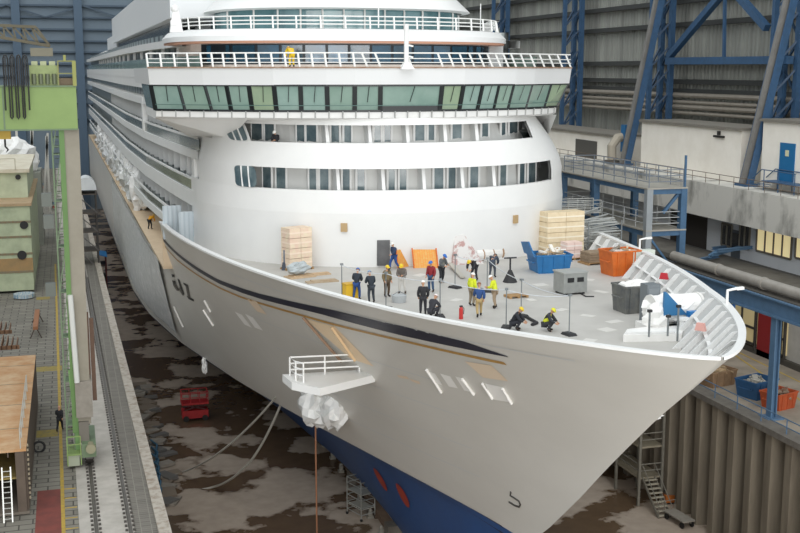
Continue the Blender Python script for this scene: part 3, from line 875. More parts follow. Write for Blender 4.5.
for i in range(34):
    x = lerp(6.2, 34, i/33); y = brY(x); m = MB(); m.bar((x, y-.14, ZB0-.02), (x, y-.06, ZB0-.46), .07, .08); m.build('sole_rib', M('a5a6a4', .5), bo)
# white fairing under the wings down to the front house
for s_, x_ in ((-1, bot[0].x+.1), (1, bot[-1].x-.1)):
    xi = HX0+s_*11.2; zs = ZB0-.58; y_ = (bot[0] if s_ < 0 else bot[-1]).y+.7
    A = Vector((x_, y_, zs)); B_ = Vector((xi, 76.6, zs)); C_ = Vector((xi, 86.6, zs)); D_ = Vector((x_, 86.6, zs)); Bp = Vector((HX0+s_*12.0, 79.6, -4.7)); Cp = Vector((HX0+s_*13.5, 86.6, -5.2))
    m = MB()
    for f_ in ([A, B_, Bp], [A, Bp, Cp, D_], [D_, Cp, C_], [A, D_, C_, B_]): m.face(f_)
    m.build('wing_fairing', white, ship)
for i in range(len(bot)-1):
    a, b, c, d = bot[i], bot[i+1], top[i+1], top[i]
    if i == 9:
        e0, e1 = lerp(a, d, .2), lerp(b, c, .2)
    else: e0, e1 = a, b
    n_ = (b-a).cross(d-a).normalized()*.05
    m = MB(); m.hexa([e0-n_, e1-n_, c-n_, d-n_], [e0+n_, e1+n_, c+n_, d+n_])
    g = m.build('bridge_window', bglass[(i*7+i//3) % 4], ship)
    m = MB(); mid = lerp(d, c, .55)
    m.bar(mid-Vector((0, .12, .05)), lerp(lerp(a, b, .45), mid, .35)-Vector((0, .12, 0)), .035, .03); m.build('wiper', blackf, g)
m = MB()
for i in range(len(bot)):
    wd = .3 if i < 13 else .2
    m.bar(bot[i]-Vector((0, .05, .02)), top[i]-Vector((0, .05, -.02)), wd, .14)
for i in range(len(bot)-1):
    m.bar(bot[i]-Vector((0, .05, .0)), bot[i+1]-Vector((0, .05, .0)), .18, .14); m.bar(top[i]-Vector((0, .05, 0)), top[i+1]-Vector((0, .05, 0)), .18, .12)
m.bar(lerp(bot[9], top[9], .1)-Vector((0, .03, 0)), lerp(bot[10], top[10], .1)-Vector((0, .03, 0)), .1, .32)
m.build('bridge_window_frame', blackf, ship)
m = MB(); 
for i in range(len(bot)-1):
    a, b = lerp(bot[i], top[i], .22), lerp(bot[i+1], top[i+1], .22); m.bar(a-Vector((0, .3, 0)), b-Vector((0, .3, 0)), .04)
m.build('window_washing_rail', M('4d6c66', .5), ship)
# side windows of the wing
for s_, q in ((-1, 0), (1, len(bot)-1)):
    a, d = bot[q], top[q]; b = Vector((a.x, aftY, ZB0)); c = Vector((d.x, aftY, ZB1))
    m = MB(); m.face([a, b, c, d]); m.build('bridge_side_glass', bglass[2], ship)
# interior blind so that the glass is not see-through
# fascia above the windows
tp = [Vector((p.x, p.y, 0)) for p in top]
ZF = .13
m = MB()
def fasc(p, k, z): return Vector((21+(p.x-21)*(1+.012*k), p.y-.25*k, z))
rows = [[fasc(p, 0, ZB1+.04) for p in tp], [fasc(p, .5, ZB1+.02) for p in tp], [fasc(p, 1, ZF) for p in tp], [fasc(p, .5, ZF) for p in tp], [Vector((fasc(p, .5, 0).x, aftY, ZF)) for p in tp]]
m.grid(rows)
for q in (0, -1):
    p = tp[q]; m.grid([[fasc(p, .5, ZB1+.02), Vector((fasc(p, .5, 0).x, 92, ZB1+.02))], [fasc(p, 1, ZF), Vector((fasc(p, 1, 0).x, 92, ZF))]])
m.build('bridge_fascia', M('dcdddd', .5), ship)
rustedge = M('8a6a55', .7, 0, .6, 1.5, 0, 'b3a595')
m = MB()
for i in range(len(tp)-1): m.bar(fasc(tp[i], 1.03, ZF+.03), fasc(tp[i+1], 1.03, ZF+.03), .12, .1)
m.build('deck_edge', rustedge, ship)
# bridge-top railing
rl = MB(); railm = M('e9e9e6', .45)
fx = [fasc(p, .9, 0) for p in tp]
allp = [Vector((lerp(fx[i].x, fx[i+1].x, k/2), lerp(fx[i].y, fx[i+1].y, k/2), 0)) for i in range(len(fx)-1) for k in range(2)]+[fx[-1]]
for z, r in ((.35, .03), (.6, .03), (.95, .05)): rl.tube([Vector((p.x, p.y+.25*(z-.1), ZF+z)) for p in allp], r, 6)
railing = rl.build('bridge_top_railing', railm, ship)
for i, p in enumerate(allp):
    m = MB(); k = .55 if p.x > 19 else .2
    m.bar((p.x, p.y, ZF), (p.x-.33*(1 if p.x > 18 else .2), p.y+.25, ZF+.95), .11, .1); m.build('stanchion', railm, railing)
# ---- lounge deck above: window wall, coral soffit, white fascia, railing, teal glass
A2, B2, Y2, p2 = 11.2, 13.2, 89.5, 2.5
coral = M('d9a287', .6); blueglass = M('23404f', .1, 0, .7, .35, 0, '2f6f93', spec=.8)
m = MB(); front_band(m, ZF, 1.95, off0=1.3, th=.2, A=A2, B=B2, Yc=Y2, p=p2, aft=92); m.build('lounge_wall', M('e8ddd2', .5), ship)
dW = [lerp(-10.9, 11.3, i/14) for i in range(15)]
for i in range(14):
    m = MB(); a, b = fr(dW[i]+.1, 0, 1.22, A2, Y2, B2, p2), fr(dW[i+1]-.1, 0, 1.22, A2, Y2, B2, p2)
    m.hexa([Vector((a.x, a.y, .5)), Vector((b.x, b.y, .5)), Vector((b.x, b.y+.1, .5)), Vector((a.x, a.y+.1, .5))], [Vector((a.x, a.y, 1.72)), Vector((b.x, b.y, 1.72)), Vector((b.x, b.y+.1, 1.72)), Vector((a.x, a.y+.1, 1.72))])
    m.build('lounge_window', blueglass, ship)
m = MB(); front_band(m, .4, 1.82, off0=1.26, th=.06, dl=dW[0]-.2, dr=dW[-1]+.2, A=A2, B=B2, Yc=Y2, p=p2); m.build('lounge_window_frame', M('16222b', .4), ship)
m = MB(); front_band(m, 1.86, 2.02, off0=.12, th=1.6, A=A2, B=B2, Yc=Y2, p=p2, aft=92); m.build('lounge_soffit', coral, ship)
m = MB()
n = 64; rows = []
for z, off in ((2.0, .0), (2.35, .0), (2.8, .45), (2.85, .9), (2.85, 8)):
    Bq = B2; rows.append([Vector((X0-1.5+(-Bq-.0+off), 92, z))]+[fr(d*(Bq-off)/Bq, z, off, A2, Y2, Bq, p2) for d in dphi(n, Bq)]+[Vector((X0-1.5+Bq-off, 92, z))])
m.grid(rows); m.build('lounge_fascia', white, ship, smooth=40)
ds = [B2*.96*math.sin(lerp(-PI/2, PI/2, i/22)) for i in range(23)]
rl = MB()
for z in (.3, .55, .85): rl.tube([fr(d, 2.85+z, .75, A2, Y2, B2, p2) for d in [B2*.94*math.sin(lerp(-PI/2, PI/2, i/44)) for i in range(45)]], .045, 6)
rr = rl.build('lounge_top_railing', railm, ship)
for d in ds[1:-1]:
    m = MB(); a = fr(d*.98, 2.85, .6, A2, Y2, B2, p2); b = fr(d*.98, 3.7, .75, A2, Y2, B2, p2); m.bar(a, b, .1, .12); m.build('stanchion', railm, rr)
teal = M('7fa7ab', .1, 0, .8, .3, 0, '3d6670', spec=.8)
m = MB(); front_band(m, 2.85, 4.25, off0=2.6, th=.2, A=A2, B=B2-1.2, Yc=Y2, p=p2, aft=92); m.build('observation_glass', teal, ship)
for d in [lerp(-9, 9.2, i/12) for i in range(13)]:
    m = MB(); m.bar(fr(d, 2.85, 2.5, A2, Y2, B2-1.2, p2), fr(d, 4.25, 2.5, A2, Y2, B2-1.2, p2), .12, .1); m.build('observation_mullion', railm, ship)
m = MB(); rows = []
for z, off in ((4.2, 2.2), (4.3, 1.6), (5.6, 2.9), (7.2, 3.4), (7.2, 9)):
    Bq = 10.2; rows.append([Vector((X0-1.5-Bq+off-1.6, 110, z))]+[fr(d*(Bq-off+1.6)/Bq, z, off-.6, A2, Y2, Bq+1.0, p2) for d in dphi(n, Bq)]+[Vector((X0-1.5+Bq-off+1.6, 110, z))])
m.grid(rows); m.build('observation_roof', white, ship, smooth=40)
# masts
for px_, z0, z1, r in ((407, .1, 2.9, .16), (535, 2.85, 5, .04), (380, 2.85, 5.5, .05)):
    p = at(px_, 60, Y=71.4 if px_ == 407 else 77)
    if px_ == 535: p = at(483, 20, Y=84)
    m = MB(); m.cyl(p.x, p.y, z0, z1, r, 8)
    if px_ == 407: 
        for z in (.9, 1.6, 2.2): m.bar((p.x, p.y, z), (p.x+.45, p.y, z-.1), .1)
        m.cbox(p.x, p.y, z0-.05, .9, .9, .4, taper=.4)
    m.build('mast', white, ship)
# searchlight mast on the left of the lounge deck
p = at(178, 22, Y=82.5); m = MB(); m.cbox(p.x, p.y, 2.6, .9, .5, 1.5, taper=.45); m.sphere((p.x-.05, p.y, 4.2), .28); m.box(p.x-.4, p.x, p.y-.3, p.y, 3.1, 3.4); m.build('searchlight_mast', white, ship)
# ---- ship sides: slab bands, glazing, rails
slat = bpy.data.materials.new('balcony_slats'); slat.use_nodes = True
_n = slat.node_tree.nodes; _l = slat.node_tree.links; _w = _n.new('ShaderNodeTexWave'); _t = _n.new('ShaderNodeTexCoord'); _m = _n.new('ShaderNodeMapping'); _r = _n.new('ShaderNodeValToRGB')
_w.bands_direction = 'Y'; _w.inputs['Scale'].default_value = .1
_r.color_ramp.elements[0].color = lin('3b464a'); _r.color_ramp.elements[1].color = lin('a3abab'); _r.color_ramp.elements[0].position = .15; _r.color_ramp.elements[1].position = .5
_l.new(_t.outputs['Object'], _w.inputs['Vector']); _l.new(_w.outputs['Fac'], _r.inputs['Fac']); _l.new(_r.outputs['Color'], _n['Principled BSDF'].inputs['Base Color'])
_n['Principled BSDF'].inputs['Roughness'].default_value = .3
olive = M('5f6660', .15, 0, .7, .4, 0, '7f867c', spec=.7)
YE = 278.0
for side in (-1, 1):
    xo = X0+side*15.3; xi = X0+side*13.6
    def sx(a, b): return sorted((X0+side*a, X0+side*b))
    def hs(Y): return interp(Y, [83, 92, 100, 112, 135], [13.25, 13.9, 14.35, 14.9, 15.3])
    YS = [83, 85.5, 88, 91, 95, 100, 106, 112, 120, 135, 160, 200, 240, YE]
    def sband(zb, zt, off, th, y0=83):
        m = MB(); ys = [y for y in YS if y >= y0]
        o = [[Vector((X0+side*(hs(y)-k), y, z)) for y in ys] for k, z in ((off, zb), (off, zt), (off+th, zt), (off+th, zb), (off, zb))]
        m.grid(o); return m
    sband(-12.5, 3.0, 1.0, .3, 86).build('side_wall', slat, ship)
    for i, (zt, zb) in enumerate(((-.75, -1.65), (-2.5, -3.2), (-5.75, -6.4), (-8.85, -10.0), (-12.3, -12.95))):
        sband(zb, zt, 0, 2.2).build('deck_slab', white, ship)
    for zt, zb in ((-4.85, -5.75), (-8.0, -8.85), (-11.45, -12.3)):
        sband(zb, zt-.05, .12, .06).build('balcony_glass', olive, ship)
        sband(zt-.07, zt+.07, .02, .2).build('balcony_rail', white, ship)
    for zt, zb in ((-3.2, -4.85), (-6.4, -8.0), (-10.0, -11.45)):
        for k in range(30):
            Y = 87.2+k*3.1; m = MB(); h_ = hs(Y); x = sx(h_-.5, h_-1.02); m.box(x[0], x[1], Y, Y+.14, zb, zt); m.build('balcony_partition', offwhite, ship)
    m = MB(); x = sx(hs(112)+.05, hs(112)-.4); m.box(x[0], x[1], 112, 113.4, -5.75, -2.5); m.build('side_post', white, ship)
    # open deck behind the bridge wing: green glass screen, roof band
    sband(.13, 1.0, .3, .1).build('wind_screen', M('8fa79b', .1, 0, .6, .3, 0, '66806f', spec=.8), ship)
    sband(-.75, .13, -.03, 2.2).build('promenade_slab', white, ship)
    sband(1.75, 2.35, .0, 2.6, 88).build('roof_band', white, ship)
    m = MB()
    for k in range(16):
        Y = 92+k*8; x = sx(hs(Y)-.3, hs(Y)-.55); m.box(x[0], x[1], Y, Y+.3, .13, 1.75); m.build('promenade_post', white, ship); m = MB()
    m.bm.free()
    # upper decks, stepped
    m = MB(); x = sx(13.4, 12.8) if side < 0 else sx(9.8, 9.2); m.box(x[0], x[1], 95 if side < 0 else 140, 178, 2.35, 4.0); m.build('upper_window_band', M('2d3338', .2, 0, .6, .2, 0, '4a545a'), ship)
    m = MB(); x = sx(14.2, 10) if side < 0 else sx(9.9, 6); m.box(x[0], x[1], 90 if side < 0 else 140, 178, 3.9, 7.4); m.build('upper_side', M('dfe1e2', .5), ship)
    m = MB(); x = sx(13.6, 10); m.box(x[0], x[1], 178, 208, 3.4, 5.3); m.box(x[0], x[1], 178, 208, 2.3, 2.6); m.build('upper_side', M('dfe1e2', .5), ship)
    for k in range(9):
        Y = 205+k*8; m = MB(); x = sx(14.5, 12.5); m.cbox(sum(x)/2, Y, 2.3, 1.8, 4.2, .9-.03*k, taper=.75); m.build('wrapped_equipment', white, ship)
    # white curved screen beside the lounge
    m = MB(); p = X0+side*13.8
    rows = []
    for k in range(9):
        a_ = PI*.5*k/8; rows.append([Vector((p, 93+2.2*math.cos(a_), 2.4+1.7*math.sin(a_))), Vector((p-side*1.0, 93+2.2*math.cos(a_), 2.4+1.7*math.sin(a_)))])
    m.grid(rows); m.build('curved_screen', white, ship)
m = MB(); m.box(X0-13, X0+13, 89, YE, -12.5, 3.0); m.box(X0-10, X0+6, 110, 178, 3.4, 6.5); m.build('superstructure_core', offwhite, ship)
m = MB(); m.box(X0-11.5, X0+11.5, 86.4, 92, -12.7, 2.0); m.build('bridge_house', offwhite, ship)
# plastic-wrapped lifeboat davits in the starboard recess
wrap = M('f0efec', .25, 0, .5, .7, .5, 'd9dbdb')
def crumple(m, c, r, sc, amp=.25, n=16, k=10):
    rows = []
    for i in range(k+1):
        t = PI*i/k; rr = max(math.sin(t), .001)
        row = []
        for j in range(n):
            f = 1+random.uniform(-amp, amp)*(rr > .1)
            row.append(Vector((c[0]+r*sc[0]*rr*math.cos(2*PI*j/n)*f, c[1]+r*sc[1]*rr*math.sin(2*PI*j/n)*f, c[2]-r*sc[2]*math.cos(t)*f)))
        rows.append(row)
    m.grid(rows, True)
for k in range(8):
    Y = 132+k*14
    m = MB(); crumple(m, (X0-13.9, Y, -13.3), 1.0, (1.7, 6.6, 1.9)); crumple(m, (X0-14.4, Y-4, -12.6), 1.0, (1.1, 1.6, 2.5), .3, 12, 8); crumple(m, (X0-14.3, Y+3, -12.4), 1.0, (1.0, 1.9, 2.7), .3, 12, 8)
    o = m.build('wrapped_davit', wrap, ship)
    m = MB()
    for dy in (-4.5, 4.5): m.bar((X0-15.0, Y+dy, ZREC), (X0-13.6, Y+dy, -11.4), .4, .5)
    m.build('davit_arm', white, o)
# light shutters at the starboard corner of the front house
shut = M('d5dee3', .5, 0, .4, .8, 0, 'c2ced6')
for i, (x0, x1, y0, y1) in enumerate(((167, 183, 207, 243), (183, 200, 213, 246))):
    a = at(x0, y1, Y=88.4-i*2.6); b = at(x1, y0, Y=88.4-i*2.6)
    m = MB(); m.box(a.x, b.x, a.y, a.y+.12, DECK, b.z+.15); o = m.build('corner_screen', shut, ship)
    m = MB()
    for k in range(5): m.box(lerp(a.x, b.x, k/4)-.06, lerp(a.x, b.x, k/4)+.06, a.y-.07, a.y, DECK, b.z+.15)
    m.build('screen_rib', M('c3ced5', .5), o)
film_ = M('e0e2e2', .22, 0, 1, 1.4, .6, 'f2f3f3', sharp=(.46, .6))
m = MB(); m.grid([[hp(y, z, -1, .06+random.uniform(0, .12)) for y in rng(96+(z+15.3)*-.8, 168, 50)] for z in rng(-15.3, -23.5, 9)]); m.build('plastic_sheeting', film_, ship, smooth=60)
# ---- shell-door platform at the anchor with its recess
za = -16.75
pA, pB, pC, pD = at(281, 374, Z=za), at(290, 382, Z=za), at(318, 388, Z=za), at(380, 374, Z=za)
poly = [(q.x, q.y) for q in (pA, pB, pC)]
yd = max(pD.y, 56.5)
poly += [(hp(y, za).x+.25, y) for y in rng(yd, pA.y-.3, 6)]
pl = MB(); pl.prism(poly, za-.42, za); plat = pl.build('shell_door_platform', white, ship)
m = MB(); pE = Vector((hp(pA.y-.8, za).x-.2, pA.y-.8, za))
rp = [pE, pA+Vector((.35, -.4, 0)), pB+Vector((.3, .35, 0)), pB.lerp(pC, .35)+Vector((.2, .4, 0))]
for z in (.35, .7, 1.05): m.tube([q+Vector((0, 0, z)) for q in rp], .05, 6)
for q in rp+[rp[0].lerp(rp[1], .5)]: m.tube([q, q+Vector((0, 0, 1.05))], .05, 6)
m.build('platform_railing', white, plat)
hull_patch(((304, 318), (333, 326), (372, 366), (349, 358)), .02, M('efd7b6', .6), 'primer_patch')
m = MB()
for a, b in (((303, 316), (344, 358)), ((331, 326), (357, 357))):
    p, q = hull_at(*a), hull_at(*b)
    m.bar(hp(p[0], p[1], -1, .1), hp(q[0], q[1], -1, .3), .1, .14); m.build('door_hinge_arm', M('8a6f58', .6) if a[0] == 303 else M('d2b48c', .6), ship); m = MB()
m.bm.free()
# wrapped anchor and its loose sheet
m = MB(); h = hull_at(318, 403); q = hp(h[0], h[1], -1, .3)
crumple(m, q, 1.0, (1.0, 2.0, 1.3), .17, 16, 9); h = hull_at(335, 408); q = hp(h[0], h[1], -1, .15); crumple(m, q, 1.0, (.8, 1.8, 1.2), .17, 16, 9)
m.build('wrapped_anchor', wrap, ship)
for a in ((209, 378), (655, 417)):
    if a[0] > 600:
        p = at(645, 417, Y=51.5); m = MB(); crumple(m, p, .45, (2.0, .8, .55), .15); m.build('wrapped_fitting', wrap, ship); continue
    h_ = hull_at(a[0]-1, a[1]-19); p = hp(h_[0], h_[1], -1, .15); m = MB(); crumple(m, p-Vector((0, 0, .4)), .3, (.8, 1.2, 2.2), .3); m.build('wrapped_fitting', wrap, ship)
# light brackets standing on the port rail
for px_, py_, sd in ((640, 240, 1), (725, 303, 1)):
    Y, z = 67.5, 0
    best = min((40+i*.25 for i in range(160)), key=lambda Y: abs(proj(inner(Y, zr(Y), 1, .1))[0]-px_+0)+abs(proj(inner(Y, zr(Y), 1, .1))[1]-py_))
    p = inner(best, zr(best), 1, .1)
    m = MB(); m.tube([p, p+Vector((0, 0, .6)), p+Vector((.5, -.1, .7))], .07, 8); m.bar(p+Vector((.4, -.1, .68)), p+Vector((.75, -.15, .71)), .2, .12); m.build('rail_lamp', white, ship)

# the ship lies a touch askew in the dock
ship.location.x -= 93*math.sin(.010); ship.rotation_euler = (0, 0, .010)
# ------------------------------------------------------------------ people
skin = M('c99a7c', .6); eyem = M('1a1512', .3); lipm = M('9c5a50', .5)
POSE = {   # joint: (x right, y back, z up); the figure faces -y
 'stand': dict(pel=(0, 0, .94), sp=(0, -.01, 1.14), ch=(0, 0, 1.36), nk=(0, 0, 1.5), hd=(0, -.03, 1.63),
   sl=(-.19, 0, 1.42), el=(-.26, .03, 1.14), wl=(-.24, -.12, .92), sr=(.19, 0, 1.42), er=(.25, .02, 1.14), wr=(.23, -.1, .91),
   hl=(-.1, 0, .9), kl=(-.12, -.03, .5), al=(-.12, .02, .1), tl=(-.14, -.16, .05), hr=(.1, 0, .9), kr=(.12, -.02, .5), ar=(.13, .04, .1), tr=(.16, -.13, .05)),
 'work': dict(pel=(0, .04, .93), sp=(0, 0, 1.13), ch=(0, -.06, 1.34), nk=(0, -.1, 1.48), hd=(0, -.17, 1.59),
   sl=(-.19, -.06, 1.4), el=(-.25, -.1, 1.13), wl=(-.12, -.34, 1.06), sr=(.19, -.06, 1.4), er=(.25, -.12, 1.14), wr=(.1, -.36, 1.12),
   hl=(-.1, .04, .89), kl=(-.14, -.03, .5), al=(-.16, .04, .1), tl=(-.19, -.14, .05), hr=(.1, .04, .89), kr=(.14, .02, .5), ar=(.16, .14, .1), tr=(.19, -.03, .05)),
 'walk': dict(pel=(0, 0, .92), sp=(0, -.02, 1.12), ch=(0, -.04, 1.34), nk=(0, -.06, 1.48), hd=(0, -.1, 1.61),
   sl=(-.19, -.03, 1.4), el=(-.24, .14, 1.16), wl=(-.22, .1, .93), sr=(.19, -.04, 1.4), er=(.24, -.16, 1.15), wr=(.2, -.36, 1.05),
   hl=(-.1, 0, .88), kl=(-.11, -.2, .52), al=(-.12, -.24, .1), tl=(-.13, -.42, .06), hr=(.1, 0, .88), kr=(.11, .08, .48), ar=(.11, .34, .16), tr=(.12, .22, .05)),
 'bend': dict(pel=(0, .2, .9), sp=(0, .1, 1.08), ch=(0, -.14, 1.17), nk=(0, -.28, 1.2), hd=(0, -.41, 1.21),
   sl=(-.19, -.18, 1.18), el=(-.25, -.26, .92), wl=(-.14, -.42, .76), sr=(.19, -.18, 1.18), er=(.25, -.28, .92), wr=(.12, -.44, .74),
   hl=(-.1, .2, .86), kl=(-.13, .06, .48), al=(-.14, .12, .1), tl=(-.17, -.06, .05), hr=(.1, .2, .86), kr=(.13, .1, .48), ar=(.15, .22, .1), tr=(.18, .04, .05)),
 'crouch': dict(pel=(0, .16, .36), sp=(0, .1, .56), ch=(0, -.04, .76), nk=(0, -.12, .88), hd=(0, -.2, .99),
   sl=(-.18, -.06, .82), el=(-.28, -.2, .58), wl=(-.14, -.4, .44), sr=(.18, -.06, .82), er=(.28, -.22, .58), wr=(.1, -.42, .46),
   hl=(-.1, .16, .34), kl=(-.2, -.24, .5), al=(-.16, -.06, .1), tl=(-.2, -.24, .05), hr=(.1, .16, .34), kr=(.2, -.24, .5), ar=(.17, -.02, .1), tr=(.21, -.2, .05)),
}
EDG = [('pel', 'sp'), ('sp', 'ch'), ('ch', 'nk'), ('nk', 'hd'), ('ch', 'sl'), ('sl', 'el'), ('el', 'wl'), ('ch', 'sr'), ('sr', 'er'), ('er', 'wr'),
       ('pel', 'hl'), ('hl', 'kl'), ('kl', 'al'), ('al', 'tl'), ('pel', 'hr'), ('hr', 'kr'), ('kr', 'ar'), ('ar', 'tr')]
RAD = dict(pel=.13, sp=.12, ch=.14, nk=.055, hd=.07, sl=.075, el=.048, wl=.034, sr=.075, er=.048, wr=.034, hl=.095, kl=.06, al=.042, tl=.035, hr=.095, kr=.06, ar=.042, tr=.035)
def skin_mesh(P, edges, grow, root, rad={}):
    names = []
    for e in edges:
        for k in e:
            if k not in names: names.append(k)
    me = bpy.data.meshes.new('figure')
    me.from_pydata([P[k] for k in names], [(names.index(a), names.index(b)) for a, b in edges], [])
    o = bpy.data.objects.new('figure', me); COL.objects.link(o)
    md = o.modifiers.new('skin', 'SKIN'); md.use_smooth_shade = True
    for i, k in enumerate(names):
        r = rad.get(k, RAD.get(k, .05))+grow
        me.skin_vertices[0].data[i].radius = (r, r)
        me.skin_vertices[0].data[i].use_root = (k == root)
    sd = o.modifiers.new('sub', 'SUBSURF'); sd.levels = 1; sd.render_levels = 1
    dg = bpy.context.evaluated_depsgraph_get()
    out = bpy.data.meshes.new_from_object(o.evaluated_get(dg))
    bpy.data.objects.remove(o); bpy.data.meshes.remove(me)
    return out
def clip(P, a, b, t):
    return tuple(lerp(P[a][i], P[b][i], t) for i in range(3))
CACHE = {}
def figure(pose):
    if pose in CACHE: return CACHE[pose]
    P = dict(POSE[pose])
    body = skin_mesh(P, EDG, -.012, 'pel')
    # head, face and hands join the body mesh
    bm = bmesh.new(); bm.from_mesh(body)
    for f in bm.faces: f.material_index = 0; f.smooth = True
    mb = MB(); mb.bm.free(); mb.bm = bm
    h = Vector(P['hd']); n = Vector(P['nk']); up = (h-n).normalized()
    fw = Vector((0, -1, 0)); fw = (fw-up*fw.dot(up)).normalized() if abs(up.y) < .9 else Vector((0, -.3, -1)).normalized()
    if pose == 'bend': up = Vector((0, -.75, .66)); fw = Vector((0, -.66, -.75))
    rt = up.cross(fw)
    c = h+up*.03
    rows = []
    for i in range(11):
        t = PI*i/10; rr = max(math.sin(t), .002); zz = -math.cos(t)
        rows.append([c+up*(zz*.125)+(rt*math.cos(2*PI*k/14)*.078+fw*math.sin(2*PI*k/14)*.098)*rr*(1 if zz > -.2 else .92) for k in range(14)])
    mb.grid(rows, True)
    mb.tube([c+fw*.09+up*.02, c+fw*.118-up*.025, c+fw*.09-up*.035], [.008, .016, .008], 6)
    for s_ in (-1, 1):
        mb.sphere(c+rt*s_*.08+up*0, .022, 8, 6, (.5, 1, 1.3))
        mb.mi = 1; mb.sphere(c+fw*.086+rt*s_*.032+up*.018, .011, 8, 6); mb.mi = 0
    mb.mi = 2; mb.tube([c+fw*.088-up*.06-rt*.025, c+fw*.095-up*.06, c+fw*.088-up*.06+rt*.025], .007, 6); mb.mi = 0
    for a, b, s_ in (('el', 'wl', -1), ('er', 'wr', 1)):
        w_ = Vector(P[b]); d = (w_-Vector(P[a])).normalized()
        side = d.cross(Vector((0, 1, 0))); side = side.normalized() if side.length > .1 else Vector((1, 0, 0))
        cur = side.cross(d)*(-1)
        mb.tube([w_-d*.02, w_+d*.04, w_+d*.09], [.028, .04, .036], 8)
        for q, L in ((-1.5, .072), (-.5, .085), (.5, .08), (1.5, .062)):
            p0 = w_+d*.08+side*q*.019
            mb.tube([p0, p0+d*L*.5+cur*.006, p0+d*L*.8+cur*.025, p0+d*L+cur*.045], [.0095, .0092, .0085, .006], 6)
        p0 = w_+d*.03+side*s_*-.03
        mb.tube([p0, p0+d*.035+side*s_*-.028, p0+d*.07+side*s_*-.03+cur*.02], [.012, .0105, .008], 6)
    bmesh.ops.recalc_face_normals(bm, faces=bm.faces)
    bm.to_mesh(body); bm.free()
    up_e = [e for e in EDG if e[0] in ('pel', 'sp', 'ch', 'sl', 'el', 'sr', 'er') and e not in (('nk', 'hd'), ('pel', 'hl'), ('pel', 'hr'), ('ch', 'nk'))]
    Q = dict(P); Q['wl'] = clip(P, 'el', 'wl', .9); Q['wr'] = clip(P, 'er', 'wr', .9); Q['nk'] = clip(P, 'ch', 'nk', .75)
    jacket = skin_mesh(Q, up_e+[('ch', 'nk')], .03, 'sp', dict(nk=.06, wl=.04, wr=.04, el=.055, er=.055))
    ve = [('pel', 'sp'), ('sp', 'ch')]; V = dict(P); V['pel'] = clip(P, 'pel', 'sp', .1)
    vest = skin_mesh(dict(V, sl=clip(P, 'ch', 'sl', .9), sr=clip(P, 'ch', 'sr', .9)), ve+[('ch', 'sl'), ('ch', 'sr')], .045, 'sp', dict(sl=.075, sr=.075))
    lo = [e for e in EDG if e[1] in ('hl', 'kl', 'al', 'hr', 'kr', 'ar')]
    T = dict(P); T['al'] = clip(P, 'kl', 'al', .92); T['ar'] = clip(P, 'kr', 'ar', .92)
    trousers = skin_mesh(T, lo, .022, 'pel')
    boots = []
    for a, t_ in (('al', 'tl'), ('ar', 'tr')):
        B_ = dict(a=(P[a][0], P[a][1]+.02, P[a][2]+.1), b=(P[a][0], P[a][1]+.02, P[a][2]-.03), c=P[t_])
        boots.append(skin_mesh(B_, [('a', 'b'), ('b', 'c')], .0, 'b', dict(a=.055, b=.06, c=.045)))
    # helmet
    hm = MB(); rows = []
    for i in range(7):
        t = PI/2*i/6
        rows.append([c+up*(.045+.115*math.sin(t))+(rt*math.cos(2*PI*k/16)*.112+fw*math.sin(2*PI*k/16)*.13)*max(math.cos(t), .002) for k in range(16)])
    hm.grid(rows, True)
    hm.grid([[c+up*.045+(rt*math.cos(2*PI*k/16)*r1+fw*(math.sin(2*PI*k/16)*r2+(.045 if r1 > .11 and math.sin(2*PI*k/16) > .3 else 0))) for k in range(16)] for r1, r2 in ((.09, .11), (.125, .142))], True)
    hme = bpy.data.meshes.new('helmet'); bmesh.ops.recalc_face_normals(hm.bm, faces=hm.bm.faces); hm.bm.to_mesh(hme); hm.bm.free(); hme.shade_smooth()
    CACHE[pose] = dict(body=body, jacket=jacket, vest=vest, trousers=trousers, boots=boots, helmet=hme)
    return CACHE[pose]
def person(loc, rz, pose, jk, tr, hat, label, vest=None, hatname='helmet', scale=1.0, group='shipyard workers'):
    f = figure(pose)
    def mk(name, me, mats, par=None):
        m2 = me.copy(); m2.name = name; m2.materials.clear()
        for x in mats: m2.materials.append(x)
        o = bpy.data.objects.new(name, m2); COL.objects.link(o)
        if par: o.parent = par
        return o
    o = mk('person', f['body'], [skin, eyem, lipm])
    o.location = loc; o.rotation_euler = (0, 0, rz); o.scale = (scale,)*3
    tag(o, label, 'person', group)
    mk('jacket', f['jacket'], [M(jk, .8)], o)
    mk('trousers', f['trousers'], [M(tr, .85)], o)
    for b in f['boots']: mk('boot', b, [M('2a2522', .7)], o)
    if hat: mk(hatname, f['helmet'], [M(hat, .35 if hatname == 'helmet' else .9)], o)
    if vest: mk('vest', f['vest'], [M(vest, .6)], o)
    return o
R = math.radians
def foot(px, py): return at(px, py, Z=DECK)
